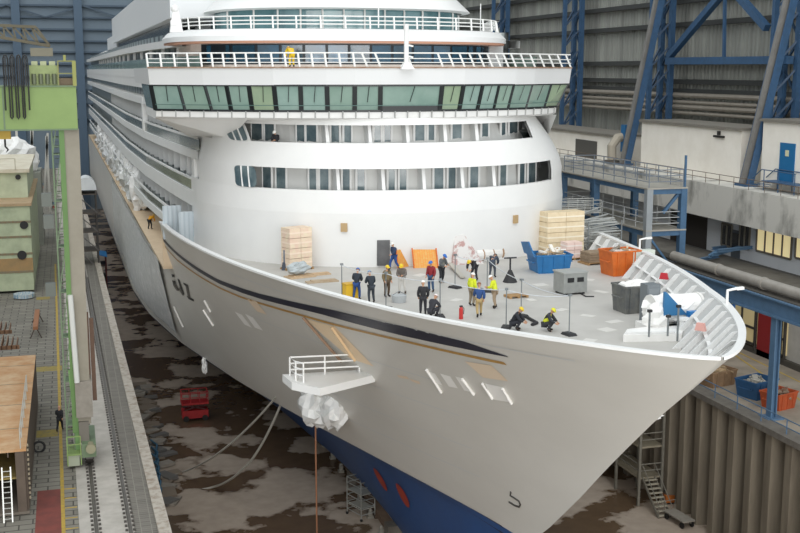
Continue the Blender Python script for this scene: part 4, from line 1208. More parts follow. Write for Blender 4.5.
# rz: 0 faces the camera side of the dock (-y); positive turns to the ship's port (viewer's right)
PEOPLE = [
 ((357, 300), 2.6, 'work', '2c333b', '2c4c86', '2f66b5', 'person in dark jacket, blue trousers and blue helmet beside the yellow box', None),
 ((371, 303), 3.3, 'work', '2b323b', '3a4048', '7fa3c4', 'person in dark work clothes with pale blue helmet, back to the camera', None),
 ((387, 297), .4, 'stand', '7a6a4c', '5a4a3a', 'e3c32a', 'person in olive brown work clothes with yellow helmet holding still by a post', None),
 ((402, 294), -.5, 'work', '6d6660', 'cfccc6', 'e3c32a', 'person in grey jacket and pale trousers with yellow helmet', None),
 ((394, 270), -1.2, 'walk', '2b3a58', '2f4f8a', 'e8e8e4', 'person in dark blue jacket and jeans walking past the grey deck door', None),
 ((431, 292), -.9, 'stand', '8f2a30', '3d5676', '2f6fc0', 'person in red jacket, jeans and blue helmet', None),
 ((442, 283), .5, 'work', '5c5f60', '2a2c30', '2f6fc0', 'person in grey top and black trousers with blue helmet near the orange fence', '84837c'),
 ((423, 315), 2.9, 'stand', '2a2a2e', '333338', 'eeeeea', 'person in black with white helmet standing by the rail', None),
 ((433, 317), 2.2, 'crouch', '34343a', '3a3a40', 'f0e4e2', 'person crouching by the rail in dark jacket with white helmet', None),
 ((473, 281), -.9, 'bend', '2b2b30', '33333a', 'e8c92c', 'person in black bending forward with yellow helmet near the white wrapped roll', None),
 ((493, 277), 2.5, 'bend', '3c4654', '4a505a', '39424e', 'person in grey-blue clothes bending beside the white roll, back to the camera', None),
 ((472, 306), 2.0, 'stand', 'd6df2c', '8a7c68', 'f0f0ec', 'person in yellow high-visibility jacket with white helmet, left of the pair', 'dfe83a'),
 ((479, 317), 2.9, 'walk', '2d4c80', 'b29a6c', '8b5a3c', 'person in blue jacket and khaki trousers seen from behind', None),
 ((494, 308), -2.2, 'work', 'd6df2c', 'a08c74', 'f0f0ec', 'person in yellow high-visibility jacket and tan trousers facing the other one in yellow', 'dfe83a'),
 ((516, 330), 1.0, 'crouch', '2b2d34', '2f3138', 'e3c32a', 'person crouching at the rail in black with yellow helmet, hose beside', None),
 ((548, 331), .9, 'crouch', '33353a', '38393c', 'd9d331', 'person kneeling at the rail in dark clothes with bright yellow hood and helmet', 'd9df35'),
]
for (px_, py_), rz, pose, jk, tr, hat, lab, vest in PEOPLE:
    person(foot(px_, py_), rz, pose, jk, tr, hat, lab, vest, scale=1.03)
p = at(289, 60, Y=75.6); person((p.x, 74.9, ZF+.02), 3.3, 'bend', 'e6c21c', 'dcb81c', 'e6c21c', 'person in yellow rain suit bending on the deck above the bridge', None)
dd_ = d_at(274, -5, .6); p = fr(dd_, -5.7, .75); person((p.x, p.y, -5.72), -.6, 'work', '2a2a2e', '2a2a2e', 'f2f2ee', 'person in black with white helmet leaning on the upper balcony', None)
person(at(60, 431, Z=QUAY+.02), 2.9, 'walk', '1f2024', '24262a', None, 'person in black walking beside the green crane on the left quay')
person(at(38, 232, Z=QUAY+.02), 2.9, 'stand', '3c4a66', '2f4c86', 'b8392c', 'person in blue with red helmet far down the left quay')
person(at(151, 229, Z=ZREC+.02), 2.4, 'bend', 'e0a01e', '2a2c30', 'e6cf2a', 'person in orange-yellow jacket bending on the boat deck behind the bulwark', 'e6a51e')
# ------------------------------------------------------------------ things on the foredeck
steelg = M('8d9294', .45, .5, .4, 3, 0, '6d7274'); dkbase = M('2e2e30', .7); wood = M('b08d62', .8, 0, .6, 4, .1, '8a6a45')
D = DECK
def tip(px, py, base): 
    return at(px, py, Y=base.y)
# barrier posts with weighted feet and the rope between
def make_post(lab):
    t = thing('barrier_post', lab, 'post', (0, 0, 0), 'barrier posts on the foredeck')
    MB().cyl(0, 0, .08, 2.05, .028, 8).build('pole', steelg, t)
    m = MB(); m.cbox(0, 0, 0, .75, .5, .12, taper=.8); m.build('foot', dkbase, t)
    m = MB(); m.cbox(0, 0, 1.95, .16, .16, .1); m.build('clamp', steelg, t)
    return t
proto = None
POSTS = [((342, 299), 'pale post at the left end of the rope line, next to the rail'), ((386, 309), 'post standing in front of the person in olive brown'), ((440, 317), 'post next to the crouching person with white helmet'),
         ((455, 288), 'post with a dark foot right of the grey-topped person'), ((487, 292), 'post behind the two people in yellow'), ((521, 317), 'post right of the people in yellow, in mid deck'),
         ((506, 328), 'post by the rail left of the crouching person in black'), ((569, 335), 'tall post with dark foot right of the kneeling person')]
PP = []
for i, (q, lab) in enumerate(POSTS):
    t = make_post(lab) if proto is None else dup(proto, label=lab)
    proto = proto or t
    p = foot(*q); put(t, p, i*.7); PP.append(p)
def rope(name, pts, r, mat, lab, cat='rope', sag=.15, n=8):
    path = []
    for a, b in zip(pts, pts[1:]):
        for i in range(n):
            u = i/n; q = Vector(a).lerp(Vector(b), u); q.z -= sag*4*u*(1-u); path.append(q)
    path.append(Vector(pts[-1]))
    return tag(MB().tube(path, r, 6).build(name, mat, smooth=60), lab, cat)
tape = M('c9cdd0', .5)
Zt = Vector((0, 0, 1.95))
rope('barrier_rope', [PP[0]+Zt, PP[1]+Zt, PP[2]+Zt, PP[6]+Zt, PP[7]+Zt], .022, tape, 'grey barrier rope along the posts nearest the rail')
rope('barrier_rope', [PP[3]+Zt, PP[4]+Zt, PP[5]+Zt, PP[7]+Zt], .022, tape, 'grey barrier rope on the inner row of posts in mid deck')
# cone-shaped stand
p = foot(510, 282); t = thing('cable_stand', 'dark cone-footed stand with a crossbar right of the white roll', 'stand', p)
MB().cyl(p.x, p.y, D, D+.75, .45, 14, .1).build('cone', dkbase, t); MB().cyl(p.x, p.y, D+.7, D+1.5, .06, 8).build('pole', dkbase, t); MB().tube([(p.x-.4, p.y, D+1.5), (p.x+.4, p.y, D+1.5)], .05, 6).build('crossbar', dkbase, t)
# skips
def skip(loc, rz, L, W, H, mat, lab, cat='skip', grp=None, flare=.3, lipz=.0):
    t = thing('skip', lab, cat, (0, 0, 0), grp)
    m = MB()
    a, b, c, d = L/2-flare, W/2-.08, L/2, W/2
    bot_ = [(-a, -b), (a, -b), (a, b), (-a, b)]; top_ = [(-c, -d), (c, -d), (c, d), (-c, d)]
    th = .06
    o = [[Vector((x, y, 0)) for x, y in bot_], [Vector((x, y, H)) for x, y in top_], [Vector((x*(1-th/c*1.3), y*(1-th/d*1.3), H)) for x, y in top_], [Vector((x*(1-th/a*1.3), y*(1-th/b*1.3), .1)) for x, y in bot_]]
    m.grid(o, True); m.face([o[0][i] for i in (3, 2, 1, 0)]); m.face(o[3]); m.build('tub', mat, t)
    m = MB()
    for i in range(4):
        p_, q_ = Vector((*top_[i], H)), Vector((*top_[(i+1) % 4], H)); m.bar(p_, q_, .1, .1)
    m.build('rim', mat, t)
    for s_ in (-1, 1):
        for k in range(3):
            x = lerp(-a*.7, a*.7, k/2); m = MB(); m.hexa([Vector((x-.05, s_*b, .05)), Vector((x+.05, s_*b, .05)), Vector((x+.05, s_*(b+.06), .05)), Vector((x-.05, s_*(b+.06), .05))], [Vector((x-.05, s_*d, H)), Vector((x+.05, s_*d, H)), Vector((x+.05, s_*(d+.06), H)), Vector((x-.05, s_*(d+.06), H))]); m.build('rib', mat, t)
        m = MB(); m.tube([(s_*(L/2-.05), -W*.3, H*.6), (s_*(L/2+.12), -W*.3, H*.6), (s_*(L/2+.12), W*.3, H*.6), (s_*(L/2-.05), W*.3, H*.6)], .04, 6); m.build('lifting_bar', mat, t)
    put(t, loc, rz); return t
bluesk = M('2372ad', .5, 0, .5, 1.5, 0, '1c5b8c'); orange = M('d8702a', .55, 0, .6, 1.5, 0, 'b4571e')
p = foot(549, 271); s1 = skip(p, -.05, 2.45, 1.9, 1.15, bluesk, 'bright blue skip with an upright end flap on the foredeck, full of rubble', flare=.2)
m = MB(); m.hexa([Vector((-1.38, -1, 1.1)), Vector((-1.3, -1, 1.1)), Vector((-1.3, 1, 1.1)), Vector((-1.38, 1, 1.1))], [Vector((-1.75, -.8, 2.1)), Vector((-1.67, -.8, 2.1)), Vector((-1.67, .6, 1.9)), Vector((-1.75, .6, 1.9))]); m.build('end_flap', bluesk, s1)
p = foot(619, 274); s2 = skip(p, .1, 2.15, 1.6, 1.55, orange, 'orange skip standing near the port bulwark on the foredeck', flare=.2)
def rubble(loc, sx, sy, z, n, mats, name, lab, cat, seed=1, par=None):
    rnd = random.Random(seed); m = MB()
    for i in range(n):
        m.mi = rnd.randrange(len(mats))
        c = Vector((rnd.uniform(-sx, sx), rnd.uniform(-sy, sy), z+rnd.uniform(-.15, .2)))
        d = Vector((rnd.uniform(-1, 1), rnd.uniform(-1, 1), rnd.uniform(-.25, .55))).normalized()*rnd.uniform(.25, .6)
        m.bar(c-d, c+d, rnd.uniform(.08, .45), rnd.uniform(.04, .12))
    o = m.build(name, mats); o.location = loc
    o['kind'] = 'stuff'; return tag(o, lab, cat)
rub = [M('c9b79c', .8), M('e6e2da', .7), M('8f8578', .8), M('b59a78', .8)]
q = s1.location; rubble((q.x, q.y, D), .7, .45, 1.1, 36, rub, 'rubble', 'boards and sacks heaped in the bright blue skip', 'rubble', 3)
q = s2.location; rubble((q.x, q.y, D), .5, .35, 1.4, 24, rub, 'rubble', 'pale boards lying in the orange skip', 'rubble', 4)
# cardboard stacks on pallets
def pallet_bm(m, L, W, z=0):
    for k in range(5): m.box(-L/2, L/2, -W/2+k*W/4.9, -W/2+k*W/4.9+.13, z+.11, z+.14)
    for x in (-L/2, -.07, L/2-.14): m.box(x, x+.14, -W/2, W/2, z, z+.11)
def pallet(loc, rz, lab, L=1.6, W=1.2):
    m = MB(); pallet_bm(m, L, W); o = m.build('wooden_pallet', wood); put(o, loc, rz); return tag(o, lab, 'pallet')
carton = M('e3c7b2', .75, 0, .7, 2.5, 0, 'e9dfc0'); film = M('dfe0dc', .3)
def carton_stack(px, py, rz, nx, nz, sx, sy, sz, lab, mat, bandmat, pal):
    p = foot(px, py); pallet(p, rz, pal, nx*sx+.1, sy+.15)
    t = thing('carton_stack', lab, 'cartons', (0, 0, 0))
    for i in range(nx):
        for k in range(nz):
            x = (i-(nx-1)/2)*sx; m = MB(); m.cbox(x, 0, .0+k*sz, sx-.03, sy, sz-.03); c = m.build('carton', mat, t)
            m = MB(); m.cbox(x, 0, k*sz+sz*.42, sx-.01, sy+.02, .1); m.build('tape_band', bandmat, c)
    put(t, (p.x, p.y, p.z+.15), rz); return t
carton_stack(297, 269, .35, 2, 4, .85, 1.1, .66, 'tall stack of pale pink cartons beside the front house wall', carton, M('f0dcc8', .5), 'pallet under the tall pink carton stack')
insul = M('e4d3b3', .75, 0, .6, 3, 0, 'd3bd97')
carton_stack(561, 253, .12, 2, 4, 1.5, 1.2, .72, 'pair of large cream wrapped carton towers behind the blue skip', insul, M('efe6d2', .4), 'pallet under the cream carton towers')
t = carton_stack(571, 259, .1, 2, 2, .6, .9, .55, 'low pinkish wrapped sacks in front of the cream cartons', M('ead0c6', .5), M('f2e6e0', .4), 'pallet under the pinkish sacks')
# pallet with timber behind the orange skip and the rack of scaffold parts
p = foot(597, 263); pallet(p, .1, 'pallet carrying a timber bundle behind the orange skip', 2.2, 1.4)
m = MB()
for k in range(4):
    for j in range(5): m.box(-.95, .95, -.6+j*.25, -.6+j*.25+.22, k*.17, k*.17+.15)
o = m.build('timber_bundle', M('9b8770', .8, 0, .6, 4, 0, '776450')); put(o, (p.x, p.y, p.z+.15), .1); tag(o, 'brown timber bundle on a pallet behind the orange skip', 'timber'); o['kind'] = 'stuff'
p = foot(600, 250); t = thing('scaffold_rack', 'grey rack heaped with scaffold frames by the port bulwark', 'rack', p)
m = MB()
for x in (-1.3, 1.3):
    for y in (-.7, .7): m.tube([(p.x+x, p.y+y, D), (p.x+x, p.y+y, D+2.2)], .05, 6)
m.build('rack_posts', steelg, t)
rnd = random.Random(5)
for k in range(16):
    m = MB(); z = D+.15+k*.13; x0 = rnd.uniform(-.3, .3); y0 = rnd.uniform(-.7, .5)
    m.tube([(p.x-1.2+x0, p.y+y0, z), (p.x+1.2+x0, p.y+y0+.1, z+rnd.uniform(0, .4)), (p.x+1.2+x0, p.y+y0+.5, z+.2), (p.x-1.2+x0, p.y+y0+.5, z+.1)], .045, 6); m.build('scaffold_frame', M('a7a9a6', .5, .3), t)
# grey machine box, yellow box, bucket, extinguisher, fence
p = foot(570, 293); t = thing('machine_box', 'grey metal machine box with two dark openings in mid foredeck', 'machine', (0, 0, 0))
MB().cbox(0, 0, .12, 1.55, 1.2, 1.15).build('case', M('a4a6a3', .45, .3, .4, 3, 0, '878a88'), t); MB().cbox(0, 0, 1.27, 1.65, 1.3, .07).build('lid', M('b3b5b2', .45, .3), t)
for x in (-.32, .32): MB().cbox(x, -.6, .75, .42, .06, .26).build('opening', M('1f2022', .6), t)
for x in (-.6, .6):
    for y in (-.45, .45): MB().cbox(x, y, 0, .14, .14, .12).build('foot', dkbase, t)
put(t, p, .1)
p = foot(350, 299); t = thing('yellow_box', 'yellow storage box beside the person with blue trousers', 'box', (0, 0, 0)); MB().cbox(0, 0, 0, .75, .6, .85).build('body', M('e6b92c', .5), t); MB().cbox(0, 0, .85, .8, .65, .08).build('lid', M('d4a624', .5), t); put(t, p, .2)
p = foot(399, 302); t = thing('bucket', 'grey tub standing between posts in front of the yellow helmets', 'tub', p); MB().cyl(p.x, p.y, D, D+.4, .38, 16, .44).build('tub_body', M('b4b8ba', .5), t); m = MB(); m.tube([(p.x-.44, p.y, D+.38), (p.x, p.y, D+.62), (p.x+.44, p.y, D+.38)], .02, 6); m.build('handle', steelg, t)
p = foot(461, 319); t = thing('fire_extinguisher', 'small red fire extinguisher near the rail', 'fire extinguisher', p); MB().tube([(p.x, p.y, D), (p.x, p.y, D+.55), (p.x, p.y, D+.64)], [.11, .11, .05], 12).build('bottle', M('c2322f', .4), t); MB().cbox(p.x, p.y, D+.64, .16, .06, .08).build('valve', dkbase, t); MB().tube([(p.x+.06, p.y, D+.66), (p.x+.16, p.y, D+.55), (p.x+.14, p.y, D+.25)], .02, 6).build('hose', dkbase, t)
def fence_mat():
    m = bpy.data.materials.new('orange_net'); m.use_nodes = True; n = m.node_tree.nodes
    b = n.new('ShaderNodeTexBrick'); b.inputs['Scale'].default_value = 3.2; b.offset = 0; b.inputs['Color1'].default_value = lin('e0a848'); b.inputs['Color2'].default_value = lin('ddb868'); b.inputs['Mortar'].default_value = lin('e8742c'); b.inputs['Mortar Size'].default_value = .03
    tc = n.new('ShaderNodeTexCoord'); mp = n.new('ShaderNodeMapping'); mp.inputs['Rotation'].default_value = (math.radians(90), 0, 0)
    m.node_tree.links.new(tc.outputs['Object'], mp.inputs['Vector']); m.node_tree.links.new(mp.outputs['Vector'], b.inputs['Vector']); m.node_tree.links.new(b.outputs['Color'], n['Principled BSDF'].inputs['Base Color']); n['Principled BSDF'].inputs['Roughness'].default_value = .6
    return m
fm = fence_mat()
for (a, b, lab) in (((414, 268), (438, 268), 'wide orange safety fence panel in front of the house wall'), ((400, 268), (413, 268), 'short angled orange safety fence panel left of the wide one')):
    p, q = foot(*a), foot(*b)
    if a[0] == 400: p, q = foot(398, 269), foot(412, 265.5)
    t = thing('safety_fence', lab, 'fence', p, 'orange safety fence')
    m = MB(); H = 1.15; nn = Vector((0, .5, 0))
    m.hexa([p, q, q+nn*.1, p+nn*.1], [p+nn+Vector((0, 0, H)), q+nn+Vector((0, 0, H)), q+nn*1.1+Vector((0, 0, H)), p+nn*1.1+Vector((0, 0, H))]); m.build('net_panel', fm, t)
    for c_ in (p, q): m = MB(); m.tube([c_-Vector((0, .05, 0)), c_+nn+Vector((0, -.05, H+.1))], .05, 6); m.build('fence_post', M('d9702c', .6), t)
# white roll, wrapped white fitting, ramp board
p = foot(466, 264); m = MB(); m.hexa([p+Vector((-1, -.2, 0)), p+Vector((1.2, -.2, 0)), p+Vector((1.2, 1, 0)), p+Vector((-1, 1, 0))], [p+Vector((-.75, .2, 1.9)), p+Vector((-.1, .2, 2.0)), p+Vector((-.1, .8, 2.0)), p+Vector((-.75, .8, 1.9))])
t = tag(m.build('wrapped_fairing', M('dcd9d6', .5, 0, .9, 2.2, 0, 'b58a84', sharp=(.5, .58))), 'white wrapped fairing with reddish tape against the house wall', 'fairing')
p, q = foot(474, 262), foot(506, 258); a_ = Vector((0, 0, .45))
t = thing('white_roll', 'white sheet-wrapped roll lying in front of the house wall', 'roll', p)
MB().tube([p+a_, p.lerp(q, .3)+a_, p.lerp(q, .7)+a_, q+a_], [.42, .46, .44, .3], 14).build('roll_body', M('eceae6', .6, 0, .4, 2, .3, 'dad6d0'), t)
for u in (.2, .5, .8): m = MB(); c_ = p.lerp(q, u)+a_; d_ = (q-p).normalized()*.04; m.tube([c_-d_, c_+d_], .475, 14); m.build('strap', M('a98a70', .7), t)
p, q = foot(508, 256), foot(530, 252); tag(MB().bar(p+Vector((0, 0, .2)), q+Vector((0, 0, .2)), .5, .4).build('timber_beam', M('a8734a', .8, 0, .5, 3, 0, '8a5b38')), 'reddish brown timber right of the white roll', 'timber')
p, q = foot(450, 267), foot(463, 279); tag(MB().bar(p+Vector((0, 0, .25)), q+Vector((0, 0, .1)), .3, .08).build('plank', M('b8b3a8', .7)), 'pale plank on the deck by the blue helmeted person', 'plank')
p = foot(516, 297); pallet(p, .1, 'small flat pallet on the deck right of the people in yellow', 1.2, .8)
for i, (q, rz, L, W, lab) in enumerate((((300, 277), .3, 1.8, 1.0, 'pale boards on the deck left of the flat pallet'), ((322, 282), .1, 2.0, .6, 'long boards lying near the starboard rail'), ((318, 275), .2, 1.6, .5, 'narrow boards right of the pink cartons'))):
    m = MB(); m.cbox(0, 0, 0, L, W, .08); m.cbox(.1, .05, .08, L*.8, W*.7, .06); o = m.build('boards', M('cdb393' if i != 1 else 'b9a890', .8, 0, .5, 3, 0, 'a88c6c')); put(o, foot(*q), rz); tag(o, lab, 'boards')
p = foot(299, 277); m = MB(); crumple(m, (0, 0, .42), .42, (1.9, 1.0, .9), .25, 14, 8); o = m.build('sheet_bundle', M('b9c0c2', .4, 0, .5, 3, .3, '9aa2a4')); put(o, (p.x, p.y, p.z+.16), .3); tag(o, 'crumpled grey sheet bundle on boards below the pink cartons', 'sheet')
p = foot(284.5, 270); t = thing('trestle_post', 'short blue-grey post on the deck left of the pink cartons', 'post', p); MB().cyl(p.x, p.y, D, D+1.3, .06, 8).build('pole', M('6a7684', .5), t); MB().cbox(p.x, p.y, D, .35, .35, .5, taper=.6).build('foot', M('4a5260', .6), t)
# black hose lines and cable on deck
rope('deck_hose', [foot(526, 318)+Vector((0, 0, .06)), foot(537, 324)+Vector((0, 0, .06)), foot(532, 326)+Vector((0, 0, .06))], .09, dkbase, 'black hose lying beside the crouching people', 'hose', 0)
rope('deck_cable', [foot(577, 292)+Vector((0, 0, .03)), foot(586, 297)+Vector((0, 0, .03)), foot(594, 297)+Vector((0, 0, .03))], .04, dkbase, 'black cable trailing from the grey machine box', 'cable', 0)
# rest of the port side: dark tub with white sacks, white locker, cabinet
p = foot(632, 311); s3 = skip(p, .05, 1.75, 1.5, 1.45, M('6f6f6a', .6, 0, .7, 2, 0, '4a4f54'), 'dark grey-blue tub full of white sacks on the foredeck', 'tub', flare=.1)
rnd = random.Random(9)
for k, (x, y) in enumerate(((-.4, -.3), (.05, -.35), (.45, -.2), (-.35, .25), (.1, .3), (.45, .3))):
    m = MB(); crumple(m, (0, 0, 0), .34, (1.15, .85, .6), .15, 12, 7); o = m.build('white_sack', M('eceae6', .6)); put(o, (p.x+x, p.y+y, D+1.38+.05*(k % 3)), rnd.uniform(0, 3)); tag(o, 'white sack lying in the dark grey-blue tub', 'sack', 'sacks in the dark tub')
p = foot(641, 274); t = thing('deck_locker', 'pale grey-green locker right of the orange skip', 'locker', (0, 0, 0)); MB().cbox(0, 0, .1, 1.6, .6, 1.45).build('case', M('cfd6cc', .5), t); MB().cbox(0, 0, 0, 1.5, .55, .1).build('plinth', dkbase, t); MB().cbox(0, -.31, .2, .04, .02, 1.25).build('door_gap', M('8f958c', .5), t); put(t, p, .1)
p = foot(649, 324); t = thing('grey_cabinet', 'tall narrow grey cabinet beside the dark tub', 'cabinet', (0, 0, 0)); MB().cbox(0, 0, 0, .75, .7, 2.1).build('case', M('767c80', .5, .2), t); MB().cbox(0, -.36, .2, .6, .04, 1.7).build('door', M('81878b', .5, .2), t); put(t, p, .05)
# mooring gear in the bow under white sheets
gear = M('f2f1ee', .6, 0, .4, 1.5, .3, 'dedcd8')
p = foot(668, 329)
t = thing('mooring_winch', 'white sheeted mooring winch in the bow with blue and yellow parts', 'winch', p)
m = MB(); m.tube([(p.x-1.0, p.y, D+1.0), (p.x+1.6, p.y+.1, D+1.0)], .75, 16); m.build('drum', gear, t)
for x in (-1.0, 1.6): m = MB(); m.tube([(p.x+x-.06, p.y, D+1.0), (p.x+x+.06, p.y, D+1.0)], .8, 18); m.build('drum_flange', M('e4e2de', .6), t)
m = MB(); m.cbox(p.x+.2, p.y, D, 3.2, 1.6, .35); m.build('base_frame', gear, t)
m = MB(); m.hexa([Vector((p.x-.8, p.y-.95, D+.9)), Vector((p.x+.5, p.y-.95, D+.9)), Vector((p.x+.5, p.y-.8, D+.9)), Vector((p.x-.8, p.y-.8, D+.9))], [Vector((p.x-.8, p.y-.95, D+2.1)), Vector((p.x-.7, p.y-.95, D+2.1)), Vector((p.x-.7, p.y-.8, D+2.1)), Vector((p.x-.8, p.y-.8, D+2.1))]); m.build('blue_guard', M('2f6f9e', .5), t)
MB().cbox(p.x+.9, p.y-1.1, D+.55, .9, .35, .55).build('motor', M('2a78b8', .5), t)
MB().cbox(p.x+1.6, p.y-1.1, D+.55, .35, .35, .6).build('brake', M('d8c22e', .5), t)
m = MB(); crumple(m, (p.x+.3, p.y+.15, D+1.0), .75, (2.1, 1.15, 1.0), .18, 18, 9); crumple(m, (p.x-.9, p.y-.5, D+.8), .6, (1.2, .8, 1.2), .2, 14, 8); m.build('cover_sheet', gear, t)
p = foot(655, 338); t = thing('hatch_cover', 'flat white hatch cover lying forward of the winch', 'hatch', p)
pp = [foot(629, 346), foot(627, 336), foot(686, 329), foot(690, 345)]
pp[0].y += .8; pp[3].y += .8; pp[0].x += .1
m = MB(); m.prism([(q.x, q.y) for q in pp], D, D+.35); m.build('cover', gear, t)
m = MB(); 
m.bar(pp[0].lerp(pp[3], .08)+Vector((0, .2, .4)), pp[0].lerp(pp[3], .92)+Vector((0, .2, .4)), .1, .08); m.build('edge_bar', white, t)
for q, lab in (((690, 335), 'white twin bollard right of the hatch cover'), ((705, 343), 'white twin bollard nearest the bow tip')):
    p = foot(*q); t = thing('bollard', lab, 'bollard', p, 'bow bollards')
    MB().cbox(p.x, p.y, D, 1.3, .6, .1).build('base', white, t)
    for s_ in (-.38, .38): m = MB(); m.tube([(p.x+s_, p.y, D+.1), (p.x+s_, p.y, D+.75), (p.x+s_, p.y, D+.78), (p.x+s_, p.y, D+.9)], [.2, .2, .26, .26], 12); m.build('bollard_post', white, t)
for q, h, lab in (((659, 349), 1.2, 'thin white stanchion on the left of the bow hatch'), ((688, 346), 1.3, 'thin white stanchion on the right of the bow hatch'), ((678, 348), .9, 'short dark-capped stanchion in the bow')):
    p = foot(*q); p.y += 1.0; t = thing('deck_stanchion', lab, 'post', p, 'bow stanchions'); MB().cyl(p.x, p.y, D+(.35 if q[0] < 686 else 0), D+h+.35, .05, 8).build('pole', steelg, t); MB().cbox(p.x, p.y, D+.35+h, .2, .16, .12).build('cap', dkbase, t)
for q, c_, lab in (((687, 284), 'c3303c', 'small red cap hanging on the port bulwark ribs'), ((723, 318), 'e2aaa0', 'pinkish primed patch plate in the bow bulwark')):
    p = at(*q, Y=inner(52 if q[0] < 700 else 44, -11.6, 1).y); p = inner(56.5 if q[0] < 700 else 44.5, -11.4, 1, .75)
    o = MB().cbox(p.x, p.y, p.z-.2, .5, .2, .35, rz=-.9, taper=.7).build('marker_cap', M(c_, .6)); tag(o, lab, 'marker')
for q, rz, lab in (((700, 300), .7, 'grey dust sheet against the port bulwark'), ((693, 312), .4, 'brownish dust sheet lying beside the winch'), ((668, 292), .2, 'tan sack pile in front of the port bulwark')):
    p = foot(*q); m = MB(); crumple(m, (0, 0, .3), .45, (1.9, .8, .75), .3, 14, 8); o = m.build('dust_sheet', M({700: 'c3bfba', 693: 'b7a79a', 668: 'c5a98c'}[q[0]], .8)); put(o, p, rz); tag(o, lab, 'sheet')
# ------------------------------------------------------------------ left quay: green gantry crane
green = M('80975a', .6, 0, .5, .5, 0, '6f864e'); green2 = M('6a7d60', .6, 0, .5, 1, 0, '5a6c50'); dkgreen = M('4a5a3a', .6)
legc = M('908a7c', .6, 0, .5, .6, 0, '797364'); black = M('1b1b1b', .55)
CYR = 71.0
gx1 = at(77, 108, Y=CYR).x; gz0, gz1 = at(40, 130, Y=CYR).z, at(40, 86, Y=CYR).z
crane = thing('gantry_crane', 'yellow-green gantry crane with a tall leg standing on the left quay rail', 'crane', (0.1, CYR+.6, QUAY+.2))
MB().box(-32, gx1, CYR, CYR+2.2, gz0, gz1).build('girder', green, crane)
m = MB()
for i in range(9): m.box(-30+i*3.3, -29.9+i*3.3, CYR-.03, CYR, gz0, gz1)
m.box(-32, gx1, CYR-.06, CYR+2.26, gz1-.06, gz1+.03); m.box(-32, gx1, CYR-.06, CYR+2.26, gz0-.03, gz0+.06); m.build('girder_flange', green2, crane)
# hanging cable loops
lp = [at(px, 60, Y=CYR-.25).x for px in (3, 7.5, 10, 14, 16.5, 20.5, 22.5, 27)]
ztp, zbt = at(15, 57, Y=CYR-.25).z, at(15, 119, Y=CYR-.25).z
for i in range(0, 8, 1):
    if i == 7: break
    a, b = lp[i], lp[i+1]
    m = MB()
    if i % 2 == 0: m.tube([(a, CYR-.25, zbt+.5), (a, CYR-.25, ztp-.1), (a+(b-a)*.2, CYR-.25, ztp+.06), ((a+b)/2, CYR-.25, ztp+.12), (b-(b-a)*.2, CYR-.25, ztp+.06), (b, CYR-.25, ztp-.1), (b, CYR-.25, zbt+.5)], .045, 7)
    else: m.tube([(a, CYR-.25, zbt+.5), (a, CYR-.25, zbt+.12), ((a+b)/2, CYR-.25, zbt), (b, CYR-.25, zbt+.12), (b, CYR-.25, zbt+.5)], .045, 7)
    m.build('festoon_cable', black, crane, smooth=60)
for px in (5, 12, 18.5, 25): x = at(px, 60, Y=CYR).x; MB().box(x-.03, x+.03, CYR-.35, CYR+.2, gz1, ztp).build('cable_hanger', black, crane)
# machinery on the girder
a, b = at(30, 88, Y=CYR), at(57, 62, Y=CYR)
mach = MB().box(a.x, b.x, CYR+.2, CYR+2, gz1, b.z-.2).build('machinery_house', M('8d9a66', .6, 0, .5, 2, 0, '6f7a50'), crane)
m = MB()
for i in range(4): m.tube([(a.x+.25+i*.38, CYR+.1, gz1+.1), (a.x+.25+i*.38, CYR+.1, gz1+.7)], .13, 10); 
m.build('motor', M('5f6650', .5, .3), mach)
m = MB()
for i in range(3): m.cbox(a.x+.3+i*.5, CYR+1, b.z-.2, .35, .8, .25)
m.build('machinery_top', M('a3a886', .6), mach)
xa, xb = at(58, 70, Y=CYR).x, at(75, 70, Y=CYR).x
m = MB(); zt = at(66, 61, Y=CYR).z
for x in (xa, xb):
    for y in (CYR, CYR+2): m.bar((x, y, gz1), (x, y, zt), .07)
for y in (CYR, CYR+2):
    for z in (lerp(gz1, zt, .5), zt): m.bar((xa, y, z), (xb, y, z), .06)
m.bar((xb, CYR, zt), (xb, CYR+2, zt), .06); m.build('platform_railing', M('82834e', .6, 0, .5, 3, 0, '6c7048'), crane)
m = MB(); m.bar((xb-.05, CYR-.05, gz1), (xb-.05, CYR-.05, zt), .22, .1); m.bar((xa+.4, CYR, zt), (xa+.4, CYR, zt+.35), .15); m.build('yellow_post', M('8c8e4e', .6), crane)
m = MB(); m.cbox((xa+xb)/2, CYR+.8, gz1, 1.0, .8, .45); m.build('winch', M('6a5a44', .6), crane)
# hoist rope and hook below the girder
hx = at(4, 140, Y=CYR).x
m = MB(); m.cbox(hx, CYR+1, gz0-.55, .7, .5, .5); m.build('hook_block', M('b99a3a', .6), crane)
m = MB(); m.tube([(hx, CYR+1, gz0-.5), (hx, CYR+1, gz0-1.0), (hx+.16, CYR+1, gz0-1.2), (hx, CYR+1, gz0-1.38), (hx-.17, CYR+1, gz0-1.2)], .06, 7); m.build('hook', black, crane, smooth=60)
